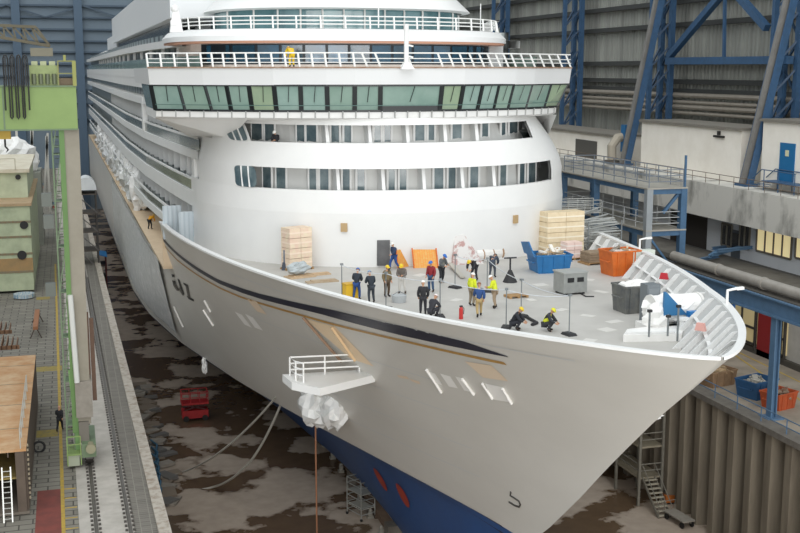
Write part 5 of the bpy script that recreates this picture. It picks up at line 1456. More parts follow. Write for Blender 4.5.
# leg
def legx(px, py): return at(px, py, Y=CYR)
l0, l1 = legx(64, 131).x, legx(79, 131).x
k0, k1 = legx(77, 415).x, legx(91, 415).x
zl = legx(84, 425).z
m = MB(); m.hexa([Vector((k0, CYR+.2, zl)), Vector((k1, CYR+.2, zl)), Vector((k1, CYR+1.4, zl)), Vector((k0, CYR+1.4, zl))], [Vector((l0, CYR+.2, gz0)), Vector((l1, CYR+.2, gz0)), Vector((l1, CYR+1.4, gz0)), Vector((l0, CYR+1.4, gz0))]); leg = m.build('leg', legc, crane)
m = MB(); m.hexa([Vector((k0-.3, CYR+.1, zl-.5)), Vector((k0, CYR+.1, zl-.5)), Vector((k0, CYR+1.5, zl-.5)), Vector((k0-.3, CYR+1.5, zl-.5))], [Vector((l0-.3, CYR+.1, gz0)), Vector((l0, CYR+.1, gz0)), Vector((l0, CYR+1.5, gz0)), Vector((l0-.3, CYR+1.5, gz0))]); m.build('leg_side', M('5f8048', .6, 0, .4, 1, 0, '527040'), leg)
m = MB(); x = legx(71, 260).x; m.tube([(x-.15, CYR-.05, -13.5), (x, CYR-.05, -19)], .17, 8); m.build('cable_pipe', M('c9cbc6', .5), crane)
# ladder tower beside the leg
lt = MB(); xs_ = [legx(55, 150).x-.15, legx(62, 150).x-.1]
for x in xs_:
    for y in (CYR+.2, CYR+1.4): lt.bar((x, y, QUAY+1), (x, y, gz0), .08)
for i in range(7):
    z = QUAY+2.6+i*2.8; lt.box(xs_[0], xs_[1], CYR+.2, CYR+1.4, z, z+.05)
    for y in (CYR+.2, CYR+1.4): lt.bar((xs_[0], y, z+1), (xs_[1], y, z+1), .04); lt.bar((xs_[0], y, z+.5), (xs_[1], y, z+.5), .04)
    lt.bar((xs_[0], CYR+.2, z), (xs_[1], CYR+.2, z+2.8), .06)
lad = lt.build('ladder_tower', green2, crane)
for i in range(60): m = MB(); m.bar((xs_[0]+.1, CYR+.8, QUAY+1+i*.33), (xs_[1]-.1, CYR+.8, QUAY+1+i*.33), .03); m.build('ladder_rung', dkgreen, lad)
for px, py in ((51, 200), (53, 222), (55, 290)):
    p = legx(px, py); MB().cbox(p.x-.25, CYR+.3, p.z-.4, .6, .5, .8).build('switch_box', M('5d625c', .5, .2), crane)
# bottom of the leg: gearbox, bogie, wheels
p = legx(84, 400); MB().box(p.x-.5, p.x+.5, CYR-.1, CYR+1.5, p.z-1.1, p.z+1.2).build('gear_housing', M('8b857b', .6, 0, .5, 2, 0, '6f695f'), crane)
p = legx(84, 430); MB().box(p.x-.3, p.x+.3, CYR, CYR+1.3, QUAY+1.5, zl+.2).build('bogie_pin', M('6c675e', .6), crane)
rx = qline(97, CYR)
MB().box(rx-.42, rx+.42, CYR-.7, CYR+3.2, QUAY+.75, QUAY+1.6).build('bogie_beam', green2, crane)
for dy in (-.2, .9, 2.4): m = MB(); m.tube([(rx-.22, CYR+dy, QUAY+.62), (rx+.22, CYR+dy, QUAY+.62)], .42, 18); m.build('wheel', M('33302d', .4, .4), crane)
m = MB(); m.tube([(rx+.1, CYR-1.0, QUAY+1.35), (rx+.1, CYR-.3, QUAY+1.35)], .3, 14); m.build('travel_motor', M('8d8a70', .5), crane)
m = MB(); m.box(rx-1.35, rx-.45, CYR-.6, CYR+1.2, QUAY+.9, QUAY+1.0)
for x in (rx-1.3, rx-.5):
    for y in (CYR-.55, CYR+1.15): m.bar((x, y, QUAY+.25), (x, y, QUAY+2.1), .07)
for y in (CYR-.55, CYR+1.15):
    for z in (QUAY+1.6, QUAY+2.1): m.bar((rx-1.3, y, z), (rx-.5, y, z), .06)
m.build('bogie_platform', green, crane)
MB().box(rx-1.3, rx-.6, CYR-.5, CYR+.3, QUAY+.2, QUAY+.9).build('control_cabinet', M('9aa08c', .6), crane)
m = MB(); x = rx-.62; m.bar((x, CYR+.3, QUAY+1), (x-.25, CYR+.3, zl+3.5), .3, .22); m.build('side_strut', M('6f955a', .6), crane)
for px_, py0, py1 in ((90, 312, 400), (95, 318, 400)):
    a, b = at(px_, py1, Y=CYR+1.6), at(px_-4, py0, Y=CYR+1.6); m = MB(); m.bar(a, b, .26, .2); m.build('guide_rail', M('6f5646', .7, 0, .5, 2, 0, '57443a'), crane)
# lattice jib of a smaller crane farther away
JY = 120
jib = thing('lattice_jib', 'yellow-brown lattice crane jib hanging over the left quay in the background', 'crane', at(20, 50, Y=JY))
q0, q1 = at(-30, 32, Y=JY), at(50, 46, Y=JY); r0, r1 = at(-30, 24, Y=JY), at(36, 27, Y=JY)
jm = M('736c58', .6, 0, .5, 1, 0, '615a48')
for d in (-.5, .5):
    o = Vector((0, d, 0)); MB().bar(q0+o, q1+o, .28).build('chord', jm, jib)
MB().bar(r0, r1, .28).build('chord', jm, jib)
m = MB()
for i in range(7):
    a, b = q0.lerp(q1, i/7), r0.lerp(r1, (i+.5)/7); m.bar(a, b, .16); m.bar(b, q0.lerp(q1, (i+1)/7), .16)
m.bar(r1, q1, .2); m.build('lacing', jm, jib)
p = at(43, 47, Y=JY); m = MB(); m.box(p.x-1.2, p.x+.9, JY-.6, JY+.6, p.z-.9, p.z-.1); m.build('jib_trolley', M('8f8a78', .6), jib)
# ------------------------------------------------------------------ ship sections waiting on the left quay
paleg = M('b6bf9f', .7, 0, .7, .7, .05, '98a085'); rustdeck = M('b08458', .8, 0, .9, .8, .1, 'c2a684'); brownside = M('5d5146', .8, 0, .6, 1, 0, '4a4038'); weld = M('7d7a66', .8, 0, .6, 3, 0, '8e6a44')
# near section: rust primed deck on frames
zt = -20.6
p = at(27, 449, Z=zt); bx = p.x-.05; by = p.y
p2 = at(25, 318, Z=zt)
sec = thing('ship_section', 'near ship section with an orange-rust primed deck and open frames', 'ship section', (bx-6, by+8, QUAY), 'ship sections on the left quay')
Yb = by+22
MB().box(bx-14, bx, by, Yb, zt-.12, zt).build('deck_plating', rustdeck, sec)
MB().box(bx-.12, bx-.02, by+.3, Yb, QUAY+.15, zt-.12).build('side_plating', brownside, sec)
MB().box(bx-14, bx, by, Yb, QUAY+.05, QUAY+.2).build('bottom_plating', M('6a6258', .8), sec)
MB().box(bx-14, bx-.12, by+6, by+6.1, QUAY+.2, zt-.12).build('bulkhead', M('6f7466', .8, 0, .5, 1, 0, '55584c'), sec)
MB().box(bx-14, bx-.12, by+.4, by+5, QUAY+2.0, QUAY+2.08).build('inner_deck', M('a08c50', .8, 0, .6, 2, 0, '7a6c48'), sec)
for i in range(6):
    y = by+.1+i*1.1 if i else by+.02; m = MB(); m.box(bx-.6, bx-.12, y, y+.08, QUAY+.2, zt-.12); m.build('frame_rib', brownside, sec)
for i in range(9): x = bx-13+i*1.5; m = MB(); m.box(x, x+.06, by, Yb, zt-.4, zt-.12); m.build('deck_beam', brownside, sec)
for i in range(4): y = by+4+i*5; m = MB(); m.box(bx-14, bx, y, y+.08, zt, zt+.012); m.build('weld_seam', weld, sec)
for i in range(12): z = QUAY+.5+i*.28; m = MB(); m.cbox(bx+.02, by+1.2, z, .1, .12, .12); m.build('side_lug', M('b0a48c', .7), sec)
# guard rail and ladder
t = thing('guard_rail', 'thin pale guard rail along the edge of the rust primed section', 'railing', (bx-.3, by+6, zt))
m = MB()
for z in (.55, 1.1): m.tube([(bx-.3, by+.2, zt+z), (bx-.3, by+12, zt+z)], .03, 6)
for i in range(7): m.tube([(bx-.3, by+.2+i*1.96, zt), (bx-.3, by+.2+i*1.96, zt+1.1)], .03, 6)
m.build('rails', M('b9b8b0', .5, .3), t)
a, b = at(0, 480, Y=by-.5), at(13, 480, Y=by-.5)
t = thing('ladder', 'aluminium ladder leaning in front of the rust primed section', 'ladder', (lerp(a.x, b.x, .5), by-.6, QUAY))
m = MB()
for x in (a.x+.1, b.x-.12): m.bar((x, by-.9, QUAY), (x, by-.1, zt-.9), .07, .05)
m.build('stile', M('c9cac6', .4, .5), t)
m = MB()
for i in range(10): u = (i+.7)/10.5; m.bar((a.x+.1, by-.9+.8*u, lerp(QUAY, zt-.9, u)), (b.x-.12, by-.9+.8*u, lerp(QUAY, zt-.9, u)), .04)
m.build('rungs', M('c9cac6', .4, .5), t)
# blocks on the rust deck
for i, (px, py, lab) in enumerate(((5, 330, 'small rusty frame lying at the far end of the rust deck'), (12, 345, 'rusty bracket plates on the rust deck'))):
    p = at(px, py, Z=zt); m = MB(); 
    for k in range(4): m.box(p.x-.7+k*.35, p.x-.63+k*.35, p.y-1.5, p.y+1.5, zt, zt+.5-.08*k)
    m.box(p.x-.8, p.x+.6, p.y-1.5, p.y-1.4, zt, zt+.3); tag(m.build('rusty_frame', rust), lab, 'steel frame')
# far pale green section
gy = 131.0
p = at(33, 290, Y=gy); gxr = at(32, 250, Y=gy).x
ztop = at(20, 206, Y=gy).z
sec = thing('ship_section', 'pale green panelled ship section farther along the left quay', 'ship section', (gxr-6, gy+10, QUAY), 'ship sections on the left quay')
MB().box(gxr-20, gxr, gy, gy+30, QUAY+.3, ztop).build('hull_panel', paleg, sec)
for y_ in (222, 237, 254, 272):
    z = at(15, y_, Y=gy).z; m = MB(); m.box(gxr-20, gxr+.05, gy-.06, gy, z-.12, z+.12); m.build('stiffener', weld, sec)
for y_ in (262, ): 
    z = at(15, y_, Y=gy).z; MB().box(gxr-20, gxr+.03, gy-.03, gy, z-1.2, z+.4).build('primed_strake', M('a5855a', .8, 0, .7, 1, 0, '8d7a58'), sec)
MB().box(gxr-20, gxr+.2, gy-.2, gy+30, ztop, ztop+.3).build('deck_edge', M('b49a7a', .8, 0, .6, 1, 0, '90805f'), sec)
q = at(31, 172, Y=gy+6); zt2 = q.z
MB().box(gxr-20, gxr-.3, gy+6, gy+30, ztop+.3, zt2).build('upper_panel', M('c3cbae', .7, 0, .6, .7, 0, 'a5ad90'), sec)
MB().box(gxr-20, gxr, gy+5.5, gy+30, zt2, zt2+.4).build('upper_deck', M('d6d0bd', .8, 0, .6, .8, 0, 'b9ab90'), sec)
for px, py, r in ((24, 225, .45), (18, 177, .3), (22, 255, .5)):
    q = at(px, py, Y=gy-.05 if py > 200 else gy+5.9); m = MB(); m.tube([(q.x, q.y, q.z), (q.x, q.y-.12, q.z)], r, 14); m.build('opening', black, sec)
for i in range(8): m = MB(); x = gxr-1.5-i*2.2; m.bar((x, gy+5.4, zt2+.4), (x, gy+5.4, zt2+1.6), .08); m.bar((x, gy+5.4, zt2+1.6), (x-2.2, gy+5.4, zt2+1.6), .06); m.build('deck_rail', M('a9a48f', .6), sec)
q = at(24, 296, Y=gy-3); o = MB().tube([(q.x, q.y, QUAY+.1), (q.x, q.y, QUAY+.5)], 1.1, 18); tag(o.build('striped_drum', M('5f8fae', .6, 0, .9, 6, 0, 'd5d2c6', stretch=(8, .1, .1), sharp=(.48, .52))), 'blue and white round drum lying before the pale green section', 'drum')
# white covered stack behind
q = at(10, 150, Y=170); t = thing('covered_stack', 'white sheeted load behind the pale green section', 'load', q)
m = MB(); crumple(m, (q.x, q.y, q.z-1.2), 2.5, (1.6, 1.5, 1.2), .12, 18, 9); m.build('sheet', gear, t)
m = MB()
for k in range(6): x = q.x+1+k*1.0; m.bar((x, q.y, q.z-9), (x+1.2*(k % 2), q.y, q.z+3.5-.4*k), .3)
m.build('support_frame', M('c5c3bb', .6), t)
MB().box(q.x-8, q.x+4, q.y-3, q.y+6, QUAY, q.z-3).build('base_block', M('8d8f86', .8), t)
# trestles, boxes and a cable drum on the passage
for (px, py, h, lab) in ((37, 330, 1.2, 'rusty steel trestle beam on the left quay passage'), (40, 200, 1.6, 'stack of grey electrical boxes at the far end of the passage'),):
    p = at(px, py, Z=QUAY)
    t = thing('trestle' if px == 37 else 'electric_box', lab, 'trestle' if px == 37 else 'box', p)
    if px == 37:
        MB().box(p.x-.22, p.x+.22, p.y-4, p.y+4, QUAY+.9, QUAY+1.2).build('beam', M('9a6a4a', .8, 0, .5, 2, 0, '7a543c'), t)
        for dy in (-3.5, 3.5):
            m = MB(); m.bar((p.x-.5, p.y+dy, QUAY), (p.x-.1, p.y+dy, QUAY+.9), .1); m.bar((p.x+.5, p.y+dy, QUAY), (p.x+.1, p.y+dy, QUAY+.9), .1); m.build('trestle_leg', M('4a4038', .7), t)
    else:
        MB().cbox(p.x, p.y, QUAY, 1.2, 1, 1.7).build('case', M('6b6f70', .5, .2), t); MB().cbox(p.x, p.y-.5, QUAY+.3, .9, .05, 1.1).build('panel', M('50545a', .5), t)
for (px, py, lab) in ((45, 425, 'dark ring standing on the passage by the section'),):
    p = at(39, 447, Z=QUAY+.35); m = MB(); 
    m.tube([(p.x+.35*math.cos(a_*PI/8), p.y, p.z+.35*math.sin(a_*PI/8)) for a_ in range(17)], .08, 6); tag(m.build('steel_ring', black), 'dark steel ring leaning by the foot of the near section', 'ring')
for px, py, rz in ((30, 150, 0), (42, 170, .3)):
    p = at(px+12, py+40, Z=QUAY)
    t = thing('tool_cart', 'tall grey tool rack on the passage, %s' % ('far one' if px == 30 else 'near one'), 'rack', (0, 0, 0), 'tool racks on the left quay')
    for x in (-.5, .5):
        for y in (-.4, .4): m = MB(); m.bar((x, y, 0), (x, y, 1.9), .06); m.build('upright', M('7a7d78', .5), t)
    for z in (.3, 1.0, 1.7): m = MB(); m.cbox(0, 0, z, 1.05, .85, .05); m.build('shelf', M('6a6d6a', .5), t)
    for z, c in ((.35, 'a05a4a'), (1.05, '6a7c8a')): m = MB(); m.cbox(.1, 0, z, .6, .5, .4); m.build('crate', M(c, .6), t)
    put(t, p, rz)
# junk between quay and ship
q = at(99, 252, Z=-29); t = tag(MB().hexa([Vector((q.x-.8, q.y-2, q.z)), Vector((q.x+1.2, q.y-2, q.z-.6)), Vector((q.x+1.2, q.y+3, q.z-.5)), Vector((q.x-.8, q.y+3, q.z))], [Vector((q.x-.8, q.y-2, q.z+.1)), Vector((q.x+1.2, q.y-2, q.z-.5)), Vector((q.x+1.2, q.y+3, q.z-.4)), Vector((q.x-.8, q.y+3, q.z+.1))]).build('blue_tarp', M('2f86c4', .5)), 'blue tarpaulin roof beside the ship side', 'tarpaulin')
t2 = thing('side_scaffold', 'dark red-brown scaffold carrying the blue tarpaulin beside the ship', 'scaffold', (q.x, q.y, FLOOR))
for dx in (-.7, 1.0):
    for dy in (-1.8, 2.8): m = MB(); m.tube([(q.x+dx, q.y+dy, FLOOR), (q.x+dx, q.y+dy, q.z-.2-(.4 if dx > 0 else 0))], .08, 6); m.build('upright', M('7a3f3a', .7), t2)
for z in (-33, -31): m = MB(); m.box(q.x-.7, q.x+1, q.y-1.8, q.y+2.8, z, z+.1); m.build('platform', M('5a4a42', .7), t2)

q = at(86, 184, Y=150)
t = thing('sheeted_cabin', 'white sheeted round-topped cabin on a dark scaffold between quay and ship', 'cabin', (q.x, q.y, FLOOR))
m = MB(); rows = [[Vector((q.x+1.25*math.cos(PI*k/10), q.y+dy, q.z-.6+1.6*math.sin(PI*k/10))) for k in range(11)] for dy in (-2, 2)]
m.grid(rows); m.face(rows[0]); m.face(rows[1]); m.build('cabin_sheet', M('d9dcde', .5, 0, .4, 1, .3, 'c3c8cb'), t)
for dx in (-1.1, 1.1):
    for dy in (-1.9, 1.9): m = MB(); m.tube([(q.x+dx, q.y+dy, FLOOR), (q.x+dx, q.y+dy, q.z-.5)], .1, 6); m.build('scaffold_upright', M('4a4644', .7), t)
for k in range(6): z = q.z-1.2-k*2.4; m = MB(); m.box(q.x-1.3, q.x+1.3, q.y-2, q.y+2, z, z+.12); m.build('scaffold_deck', M('57504a', .8), t)
for k in range(6):
    z = q.z-1.2-k*2.4; m = MB(); m.tube([(q.x-1.2, q.y-2, z), (q.x+1.2, q.y-2, z-2.3)], .07, 6); m.build('scaffold_brace', M('6a6664', .6), t)
# ------------------------------------------------------------------ dock floor
p = at(195, 419, Z=FLOOR)
redl = M('b3262a', .5, 0, .4, 2, 0, '7d1a1d')
t = thing('red_lift', 'red wheeled scissor lift standing on the wet dock floor', 'lift', p)
MB().cbox(p.x, p.y, FLOOR+.3, 2.6, 1.5, .8).build('chassis', redl, t)
for x in (-.95, .95):
    for y in (-.7, .7): m = MB(); m.tube([(p.x+x, p.y+y-.12, FLOOR+.3), (p.x+x, p.y+y+.12, FLOOR+.3)], .3, 14); m.build('wheel', black, t)
m = MB()
for s_ in (-1, 1): m.bar((p.x-1.1, p.y+.5*s_, FLOOR+1.1), (p.x+1.1, p.y+.5*s_, FLOOR+1.7), .12); m.bar((p.x+1.1, p.y+.5*s_, FLOOR+1.1), (p.x-1.1, p.y+.5*s_, FLOOR+1.7), .12)
m.build('scissor_arms', M('5a2a28', .5), t)
MB().cbox(p.x, p.y, FLOOR+1.7, 2.7, 1.5, .2).build('platform', redl, t)
m = MB()
for x in (-1.3, -.45, .45, 1.3):
    for y in (-.72, .72): m.bar((p.x+x, p.y+y, FLOOR+1.9), (p.x+x, p.y+y, FLOOR+3.0), .07)
for z in (2.45, 3.0):
    for y in (-.72, .72): m.bar((p.x-1.3, p.y+y, FLOOR+z), (p.x+1.3, p.y+y, FLOOR+z), .07)
    for x in (-1.3, 1.3): m.bar((p.x+x, p.y-.72, FLOOR+z), (p.x+x, p.y+.72, FLOOR+z), .07)
m.build('cage', redl, t)
# mooring / power lines from the hull to the dock side
h = hull_at(277, 396); a = hp(h[0], h[1], -1, .1); h2 = hull_at(280, 405); a2 = hp(h2[0], h2[1], -1, .1)
b1, b2 = at(180, 473, Z=FLOOR+.1), at(158, 487, Z=FLOOR+.1)
mid = a2.lerp(b2, .5)-Vector((0, 0, 1.2))
cab = M('a9a59c', .6)
rope('shore_line', [a, b1], .085, cab, 'thin pale shore line from the hull, the upper one of two', 'line', .9, 16)
rope('shore_line', [a2, at(250, 462, Y=lerp(a2.y, b2.y, .35)), at(213, 487, Z=FLOOR+.15), b2], .1, cab, 'pale shore line from the hull lying on the floor, the lower one of two', 'line', .35, 10)
for u in (.12, .2):
    pass
k = at(315.5, 424, Y=a.y-6); tag(MB().tube([(k.x, k.y, k.z), (k.x, k.y, FLOOR)], .06, 6).build('hanging_rope', M('9a6a4c', .7)), 'copper-brown rope hanging straight down from the wrapped anchor', 'rope')
# mobile scaffold
p = at(361, 516, Z=FLOOR); al = M('b9bab4', .4, .5)
t = thing('mobile_scaffold', 'small aluminium rolling scaffold beside the blue hull bottom', 'scaffold', (0, 0, 0))
for x in (-.65, .65):
    for y in (-1.0, 1.0):
        m = MB(); m.tube([(x, y, .2), (x, y, 3.2)], .045, 6); m.build('upright', al, t)
        m = MB(); m.sphere((x, y, .12), .12, 8, 6); m.build('castor', black, t)
m = MB()
for z in (.5, 1.1, 1.7, 2.7, 3.15):
    for x in (-.65, .65): m.tube([(x, -1, z), (x, 1, z)], .035, 6)
    for y in (-1, 1): m.tube([(-.65, y, z), (.65, y, z)], .035, 6)
m.build('ledgers', al, t)
MB().cbox(0, 0, 2.1, 1.25, 1.95, .06).build('platform', M('a8a69c', .6), t); MB().cbox(0, 0, .9, 1.25, 1.95, .05).build('platform', M('a8a69c', .6), t)
put(t, p, .35)
# keel timbers and small floor lamps along the hull bottom
a, b = at(334, 443, Z=FLOOR+.5), at(402, 545, Z=FLOOR+.5)
a = a+(a-b)*.15; b = b+(b-a)*.3
d = (b-a).normalized()
t = thing('keel_timber', 'long brown timber beam lying on blocks along the hull bottom', 'timber', a)
MB().bar(a, b, .7, .5).build('beam', M('6f5a48', .8, 0, .6, 1.5, .1, '54443a'), t)
L = (b-a).length; n = int(L/4)
for i in range(n): q = a+d*(i*4+1); m = MB(); m.cbox(q.x, q.y, FLOOR, .9, .6, .3); m.build('block', M('5a4c40', .8), t)
side_ = Vector((d.y, -d.x, 0))
for i in range(9):
    q = a+d*(L*(.08+.1*i))-side_*(-.75)
    tt = MB(); tt.cbox(q.x, q.y, FLOOR+.2, .3, .3, .35); tt.sphere((q.x, q.y, FLOOR+.65), .16, 8, 6); tt.cbox(q.x, q.y, FLOOR, .5, .5, .2); o = tt.build('floor_marker', M('9a968c', .5)); tag(o, 'small pale jack on the floor beside the long keel timber', 'jack', 'jacks along the keel timber')
# keel blocks under the ship
for i in range(14):
    y = 66+i*12
    for x in ((X0,) if y < 150 else (X0-7, X0, X0+7)):
        o = MB().cbox(x, y, FLOOR, 1.6, 1.1, 1.46); o = o.build('keel_block', M('6b655c', .85, 0, .5, 2, .1, '544e46')); tag(o, 'squat concrete keel block standing under the ship bottom', 'block', 'keel blocks under the ship')
# broken slabs and boards along the left dock wall
rnd = random.Random(21); slabm = [M('9d968b', .85, 0, .5, 2, .1, '7d766c'), M('86796a', .85), M('6d6a66', .8)]
m = MB()
for i in range(46):
    u = rnd.random(); q = at(lerp(137, 166, u)+rnd.uniform(-3, 9), lerp(385, 500, u)+rnd.uniform(-8, 8), Z=FLOOR)
    m.mi = rnd.randrange(3); m.cbox(q.x, q.y, FLOOR+rnd.uniform(0, .15), rnd.uniform(.6, 1.6), rnd.uniform(.7, 2.2), rnd.uniform(.12, .35), rnd.uniform(0, 3))
o = m.build('slab_debris', slabm); o['kind'] = 'stuff'; tag(o, 'broken pale slabs and boards heaped along the foot of the left dock wall', 'debris')
m = MB(); 
for i in range(7):
    q = at(151+i*.6, 440+i*7, Z=FLOOR+.5); m.tube([q, q+Vector((.4, -2.2, .2)), q+Vector((.1, -4, -.1))], .09, 6)
o = m.build('blue_hose', M('3d6a86', .6)); o['kind'] = 'stuff'; tag(o, 'tangle of blue hoses at the foot of the left dock wall', 'hose')
# kerb sleeves along the quay edge
# ------------------------------------------------------------------ stair tower at the right dock wall
sg = M('8b877c', .6, .2, .5, 2, 0, '6c675d')
f = at(638, 506, Z=FLOOR); r = at(668, 498, Z=FLOOR)
tx0, tx1, ty0 = f.x, min(f.x+2.6, RX-.4), f.y
t = thing('stair_tower', 'grey steel stair and landing tower against the sheet pile wall', 'stair', (tx0, ty0, FLOOR))
ty1 = ty0+30
for x in (tx0, tx1):
    for y in (ty0, ty0+4, ty0+12, ty0+20, ty1): m = MB(); m.box(x-.1, x+.1, y-.1, y+.1, FLOOR, FLOOR+9.5 if y < ty0+5 else FLOOR+8.2); m.build('post', sg, t)
for z in (2.4, 5.0, 7.6):
    MB().box(tx0, tx1, ty0, ty1, FLOOR+z-.15, FLOOR+z).build('landing', M('9b927e', .7, 0, .5, 1, 0, '7a7262'), t)
    m = MB()
    for zz in (.55, 1.1):
        m.tube([(tx0, ty0, FLOOR+z+zz), (tx0, ty1, FLOOR+z+zz)], .05, 6); m.tube([(tx0, ty0, FLOOR+z+zz), (tx1, ty0, FLOOR+z+zz)], .05, 6)
    m.build('landing_rail', sg, t)
for k in range(3):
    m = MB(); y0 = ty0+4.6+k*.4; z0 = FLOOR+2.4+2.6*(k-1) if k else FLOOR
    if k == 0: continue
    for i in range(10): m.box(tx0+1.3, tx1-.1, y0+i*.35, y0+i*.35+.28, z0+i*.26, z0+i*.26+.05)
    m.build('inner_stair_flight', sg, t)
# front stair
m = MB()
sxa, sxb = tx0+.3, tx0+1.4
for i in range(9): y = ty0-.25-i*.3; z = FLOOR+2.25-i*.26; m.box(sxa, sxb, y-.26, y, z, z+.06)
m.build('stair_tread', M('b1aa98', .6), t)
for x in (sxa, sxb): m = MB(); m.bar((x, ty0, FLOOR+2.35), (x, ty0-2.85, FLOOR), .08, .24); m.build('stringer', sg, t); 
for x in (sxa, sxb): m = MB(); m.tube([(x, ty0, FLOOR+3.4), (x, ty0-2.85, FLOOR+1.05), (x, ty0-2.85, FLOOR)], .04, 6); m.build('handrail', sg, t)
# trolley and orange unit by the stairs
p = at(679, 523, Z=FLOOR); t = thing('flat_trolley', 'flat wooden trolley at the foot of the sheet pile wall', 'trolley', (0, 0, 0))
MB().cbox(0, 0, .55, 1.1, 2.6, .1).build('bed', M('9a948a', .7, 0, .4, 2, 0, '7d776d'), t)
for x in (-.45, .45):
    for y in (-1, 1): m = MB(); m.tube([(x-.06, y, .25), (x+.06, y, .25)], .25, 12); m.build('wheel', black, t); MB().cbox(x*.8, y, .3, .1, .1, .26).build('axle_leg', sg, t)
m = MB(); m.tube([(-.5, 1.3, .6), (-.5, 1.3, 1.4), (.5, 1.3, 1.4), (.5, 1.3, .6)], .04, 6); m.build('push_bar', sg, t)
put(t, p, .1)
p = at(668, 503, Z=FLOOR); t = thing('orange_pump', 'small orange and black pump unit beside the stair tower', 'pump', p)
MB().cbox(p.x, p.y, FLOOR+.15, .8, .7, .6).build('housing', M('b8692c', .6), t); m = MB(); m.tube([(p.x-.4, p.y, FLOOR+.8), (p.x-.4, p.y, FLOOR+1.1), (p.x+.4, p.y, FLOOR+1.1), (p.x+.4, p.y, FLOOR+.8)], .05, 6); m.build('frame', black, t); MB().cbox(p.x, p.y, FLOOR, .7, .6, .15).build('skid', black, t)
# ------------------------------------------------------------------ right quay: skips, railing, blue post
brownsk = M('8d7257', .7, 0, .6, 2, 0, '6b5642')
p = at(716, 384, Z=QUAY); s_ = skip(p, .25, 2.7, 1.8, 1.2, brownsk, 'brown open container on the right quay, farthest left of three', flare=.2)
pz = p; rubble((p.x, p.y, QUAY), .8, .5, 1.1, 18, [M('b39a78', .8), M('9a8466', .8)], 'rubble', 'brown boards filling the brown container', 'rubble', 11)
p = at(756, 396, Z=QUAY); skip(p, .3, 2.6, 2.0, 1.35, M('2a5580', .55, 0, .5, 1.5, 0, '20425f'), 'dark blue container on the right quay next to the orange one', flare=.25)
rubble((p.x, p.y, QUAY), .75, .5, 1.2, 18, [M('8f8c84', .8), M('aaa79e', .8)], 'rubble', 'grey scrap filling the dark blue quay container', 'rubble', 12)
p = at(778, 407, Z=QUAY); skip(p, .3, 2.2, 1.7, 1.2, M('b5542f', .55, 0, .6, 1.5, 0, '8f3f22'), 'orange-red container on the right quay beside the blue column', flare=.25)
rubble((p.x, p.y, QUAY), .6, .4, 1.05, 14, [M('8f7a68', .8), M('7a5a48', .8)], 'rubble', 'brown scrap filling the orange-red quay container', 'rubble', 13)
t = thing('quay_railing', 'blue railing along the edge of the right dock wall', 'railing', (RX+.2, 80, QUAY))
m = MB()
for z in (.55, 1.1): m.tube([(RX+.2, 58, QUAY+z), (RX+.2, 130, QUAY+z)], .04, 6)
m.build('rails', M('56708a', .5), t)
for i in range(25): m = MB(); m.tube([(RX+.2, 58+i*3, QUAY+.08), (RX+.2, 58+i*3, QUAY+1.1)], .045, 6); m.build('railing_post', M('56708a', .5), t)
p = at(729, 352, Z=QUAY); t = thing('blue_post', 'blue upright with yellow clamps standing behind the bow on the right quay', 'post', p)
MB().cbox(p.x, p.y, QUAY, .45, .6, 5.6).build('upright', M('2b5a92', .5), t)
for z in (1.0, 2.3, 4.4): MB().cbox(p.x, p.y-.3, QUAY+z, .4, .2, .25).build('clamp', M('c9c33a', .5), t)
MB().cbox(p.x-.3, p.y, QUAY+5.0, 1.6, .9, .8).build('yellow_head', M('c3c83c', .6), t)
p = at(788, 345, Z=QUAY+.02); tag(MB().cbox(p.x, p.y, QUAY, .8, .6, 2.2).build('white_board', M('d5d3cc', .6)), 'white upright board by the workshop front', 'board')
# ------------------------------------------------------------------ access tower between ship and gallery
n0 = at(649, 188, X=47.2); TZ = n0.z
f0 = at(564, 177, X=47.2); rgt = at(683, 191, Y=n0.y)
ax0, ax1 = 47.2, rgt.x; ay0, ay1 = n0.y, f0.y
t = thing('access_tower', 'blue steel access platform tower on the quay behind the bulwark', 'platform', (ax0, ay0, QUAY))
greypost = M('9aa0a4', .5, 0, .4, 1, 0, '7d8388'); bp = M('486a8a', .55, 0, .5, 2, 0, '3b5670')
for x, y, mt in ((ax0, ay0, greypost), (ax1, ay0, bp), (ax0, (ay0+ay1)/2+1.5, bp), (ax1, (ay0+ay1)/2, bp), (ax0, ay1, bp), (ax1, ay1, bp)):
    m = MB(); m.box(x-.28, x+.28, y-.28, y+.28, QUAY, TZ-.1); m.build('post', mt, t)
def lvl(z, nm):
    m = MB()
    for x in (ax0, ax1): m.box(x-.2, x+.2, ay0, ay1, z-.55, z-.12)
    for y in (ay0, (ay0+ay1)/2, ay1): m.box(ax0, ax1, y-.2, y+.2, z-.55, z-.12)
    m.build('beam', bp, t)
    MB().box(ax0-.3, ax1+.3, ay0-.3, ay1+.3, z-.12, z).build(nm, M('a9a59b', .7, 0, .5, 1, 0, '88847a'), t)
lvl(TZ, 'top_platform'); lvl(TZ-3.6, 'middle_platform'); lvl(TZ-8.2, 'lower_platform')
rlm = M('7f7468', .6)
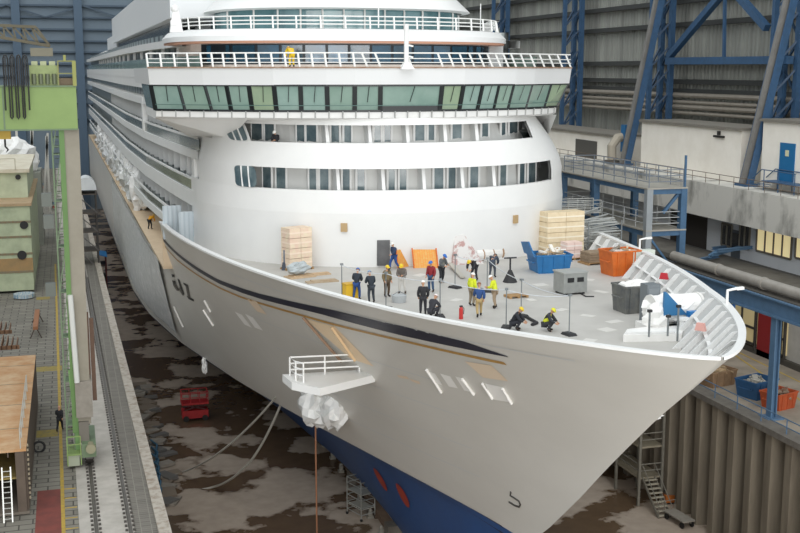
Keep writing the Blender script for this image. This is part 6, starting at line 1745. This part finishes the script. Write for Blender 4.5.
for z0, mt in ((TZ, M('77808a', .5)), (TZ-3.6, M('b3b6b6', .5)), (TZ-8.2, M('77808a', .5))):
    m = MB()
    for z in (.5, 1.0, 1.5):
        for x in (ax0, ax1): m.tube([(x, ay0, z0+z), (x, ay1, z0+z)], .04, 6)
        for y in (ay0, ay1): m.tube([(ax0, y, z0+z), (ax1, y, z0+z)], .04, 6)
    m.build('guard_rails', mt, t)
    for i in range(9):
        for x in (ax0, ax1): m = MB(); y = lerp(ay0, ay1, i/8); m.tube([(x, y, z0), (x, y, z0+1.5)], .045, 6); m.build('rail_post', mt, t)
m = MB(); m.bar((ax1+.15, ay0, TZ-.3), (ax1+.15, ay0, TZ+2.7), .16); m.build('tall_post', bp, t)
m = MB(); m.bar((ax0, ay0, TZ-4), (ax1, ay0, TZ-8), .18); m.bar((ax1-.4, ay0+.1, TZ-.6), (ax1-1.8, ay0+.1, TZ-2.2), .25); m.build('brace', bp, t)
# gangway from the tower to the ship
gwm = M('c3c4c0', .5, .2); gy_ = ay0+9
gz = TZ-3.0
t = thing('gangway', 'light grey gangway with railings from the access tower to the ship', 'gangway', (42.5, gy_, gz))
MB().box(38.6, ax0-.35, gy_-.8, gy_+.8, gz-.1, gz).build('walkway', gwm, t)
m = MB()
for y in (gy_-.8, gy_+.8):
    for z in (.4, .75, 1.1): m.tube([(38.7, y, gz+z), (ax0-.4, y, gz+z)], .04, 6)
m.build('rails', gwm, t)
for i in range(6):
    for y in (gy_-.8, gy_+.8): m = MB(); x = lerp(38.7, ax0-.4, i/5); m.tube([(x, y, gz), (x, y, gz+1.1)], .045, 6); m.build('rail_post', gwm, t)
m = MB(); m.bar((38.7, gy_-.85, gz+1.4), (40.5, gy_-.85, gz-1.6), .12); m.build('brace', gwm, t)
# folding scaffold frames stacked on the deck plating edge by the tower
p = foot(604, 236); t = thing('scaffold_bundle', 'bundle of grey scaffold tubes leaning by the aft end of the port bulwark', 'scaffold', p)
rnd = random.Random(31)
for k in range(14): m = MB(); y = p.y+rnd.uniform(-1, 1); m.tube([(p.x-2+rnd.uniform(-.3, .3), y, D+.1+.12*k), (p.x+.2+rnd.uniform(-.3, .3), y+.5, D+.3+.14*k)], .05, 6); m.build('tube', M('a5a8a6', .5, .3), t)
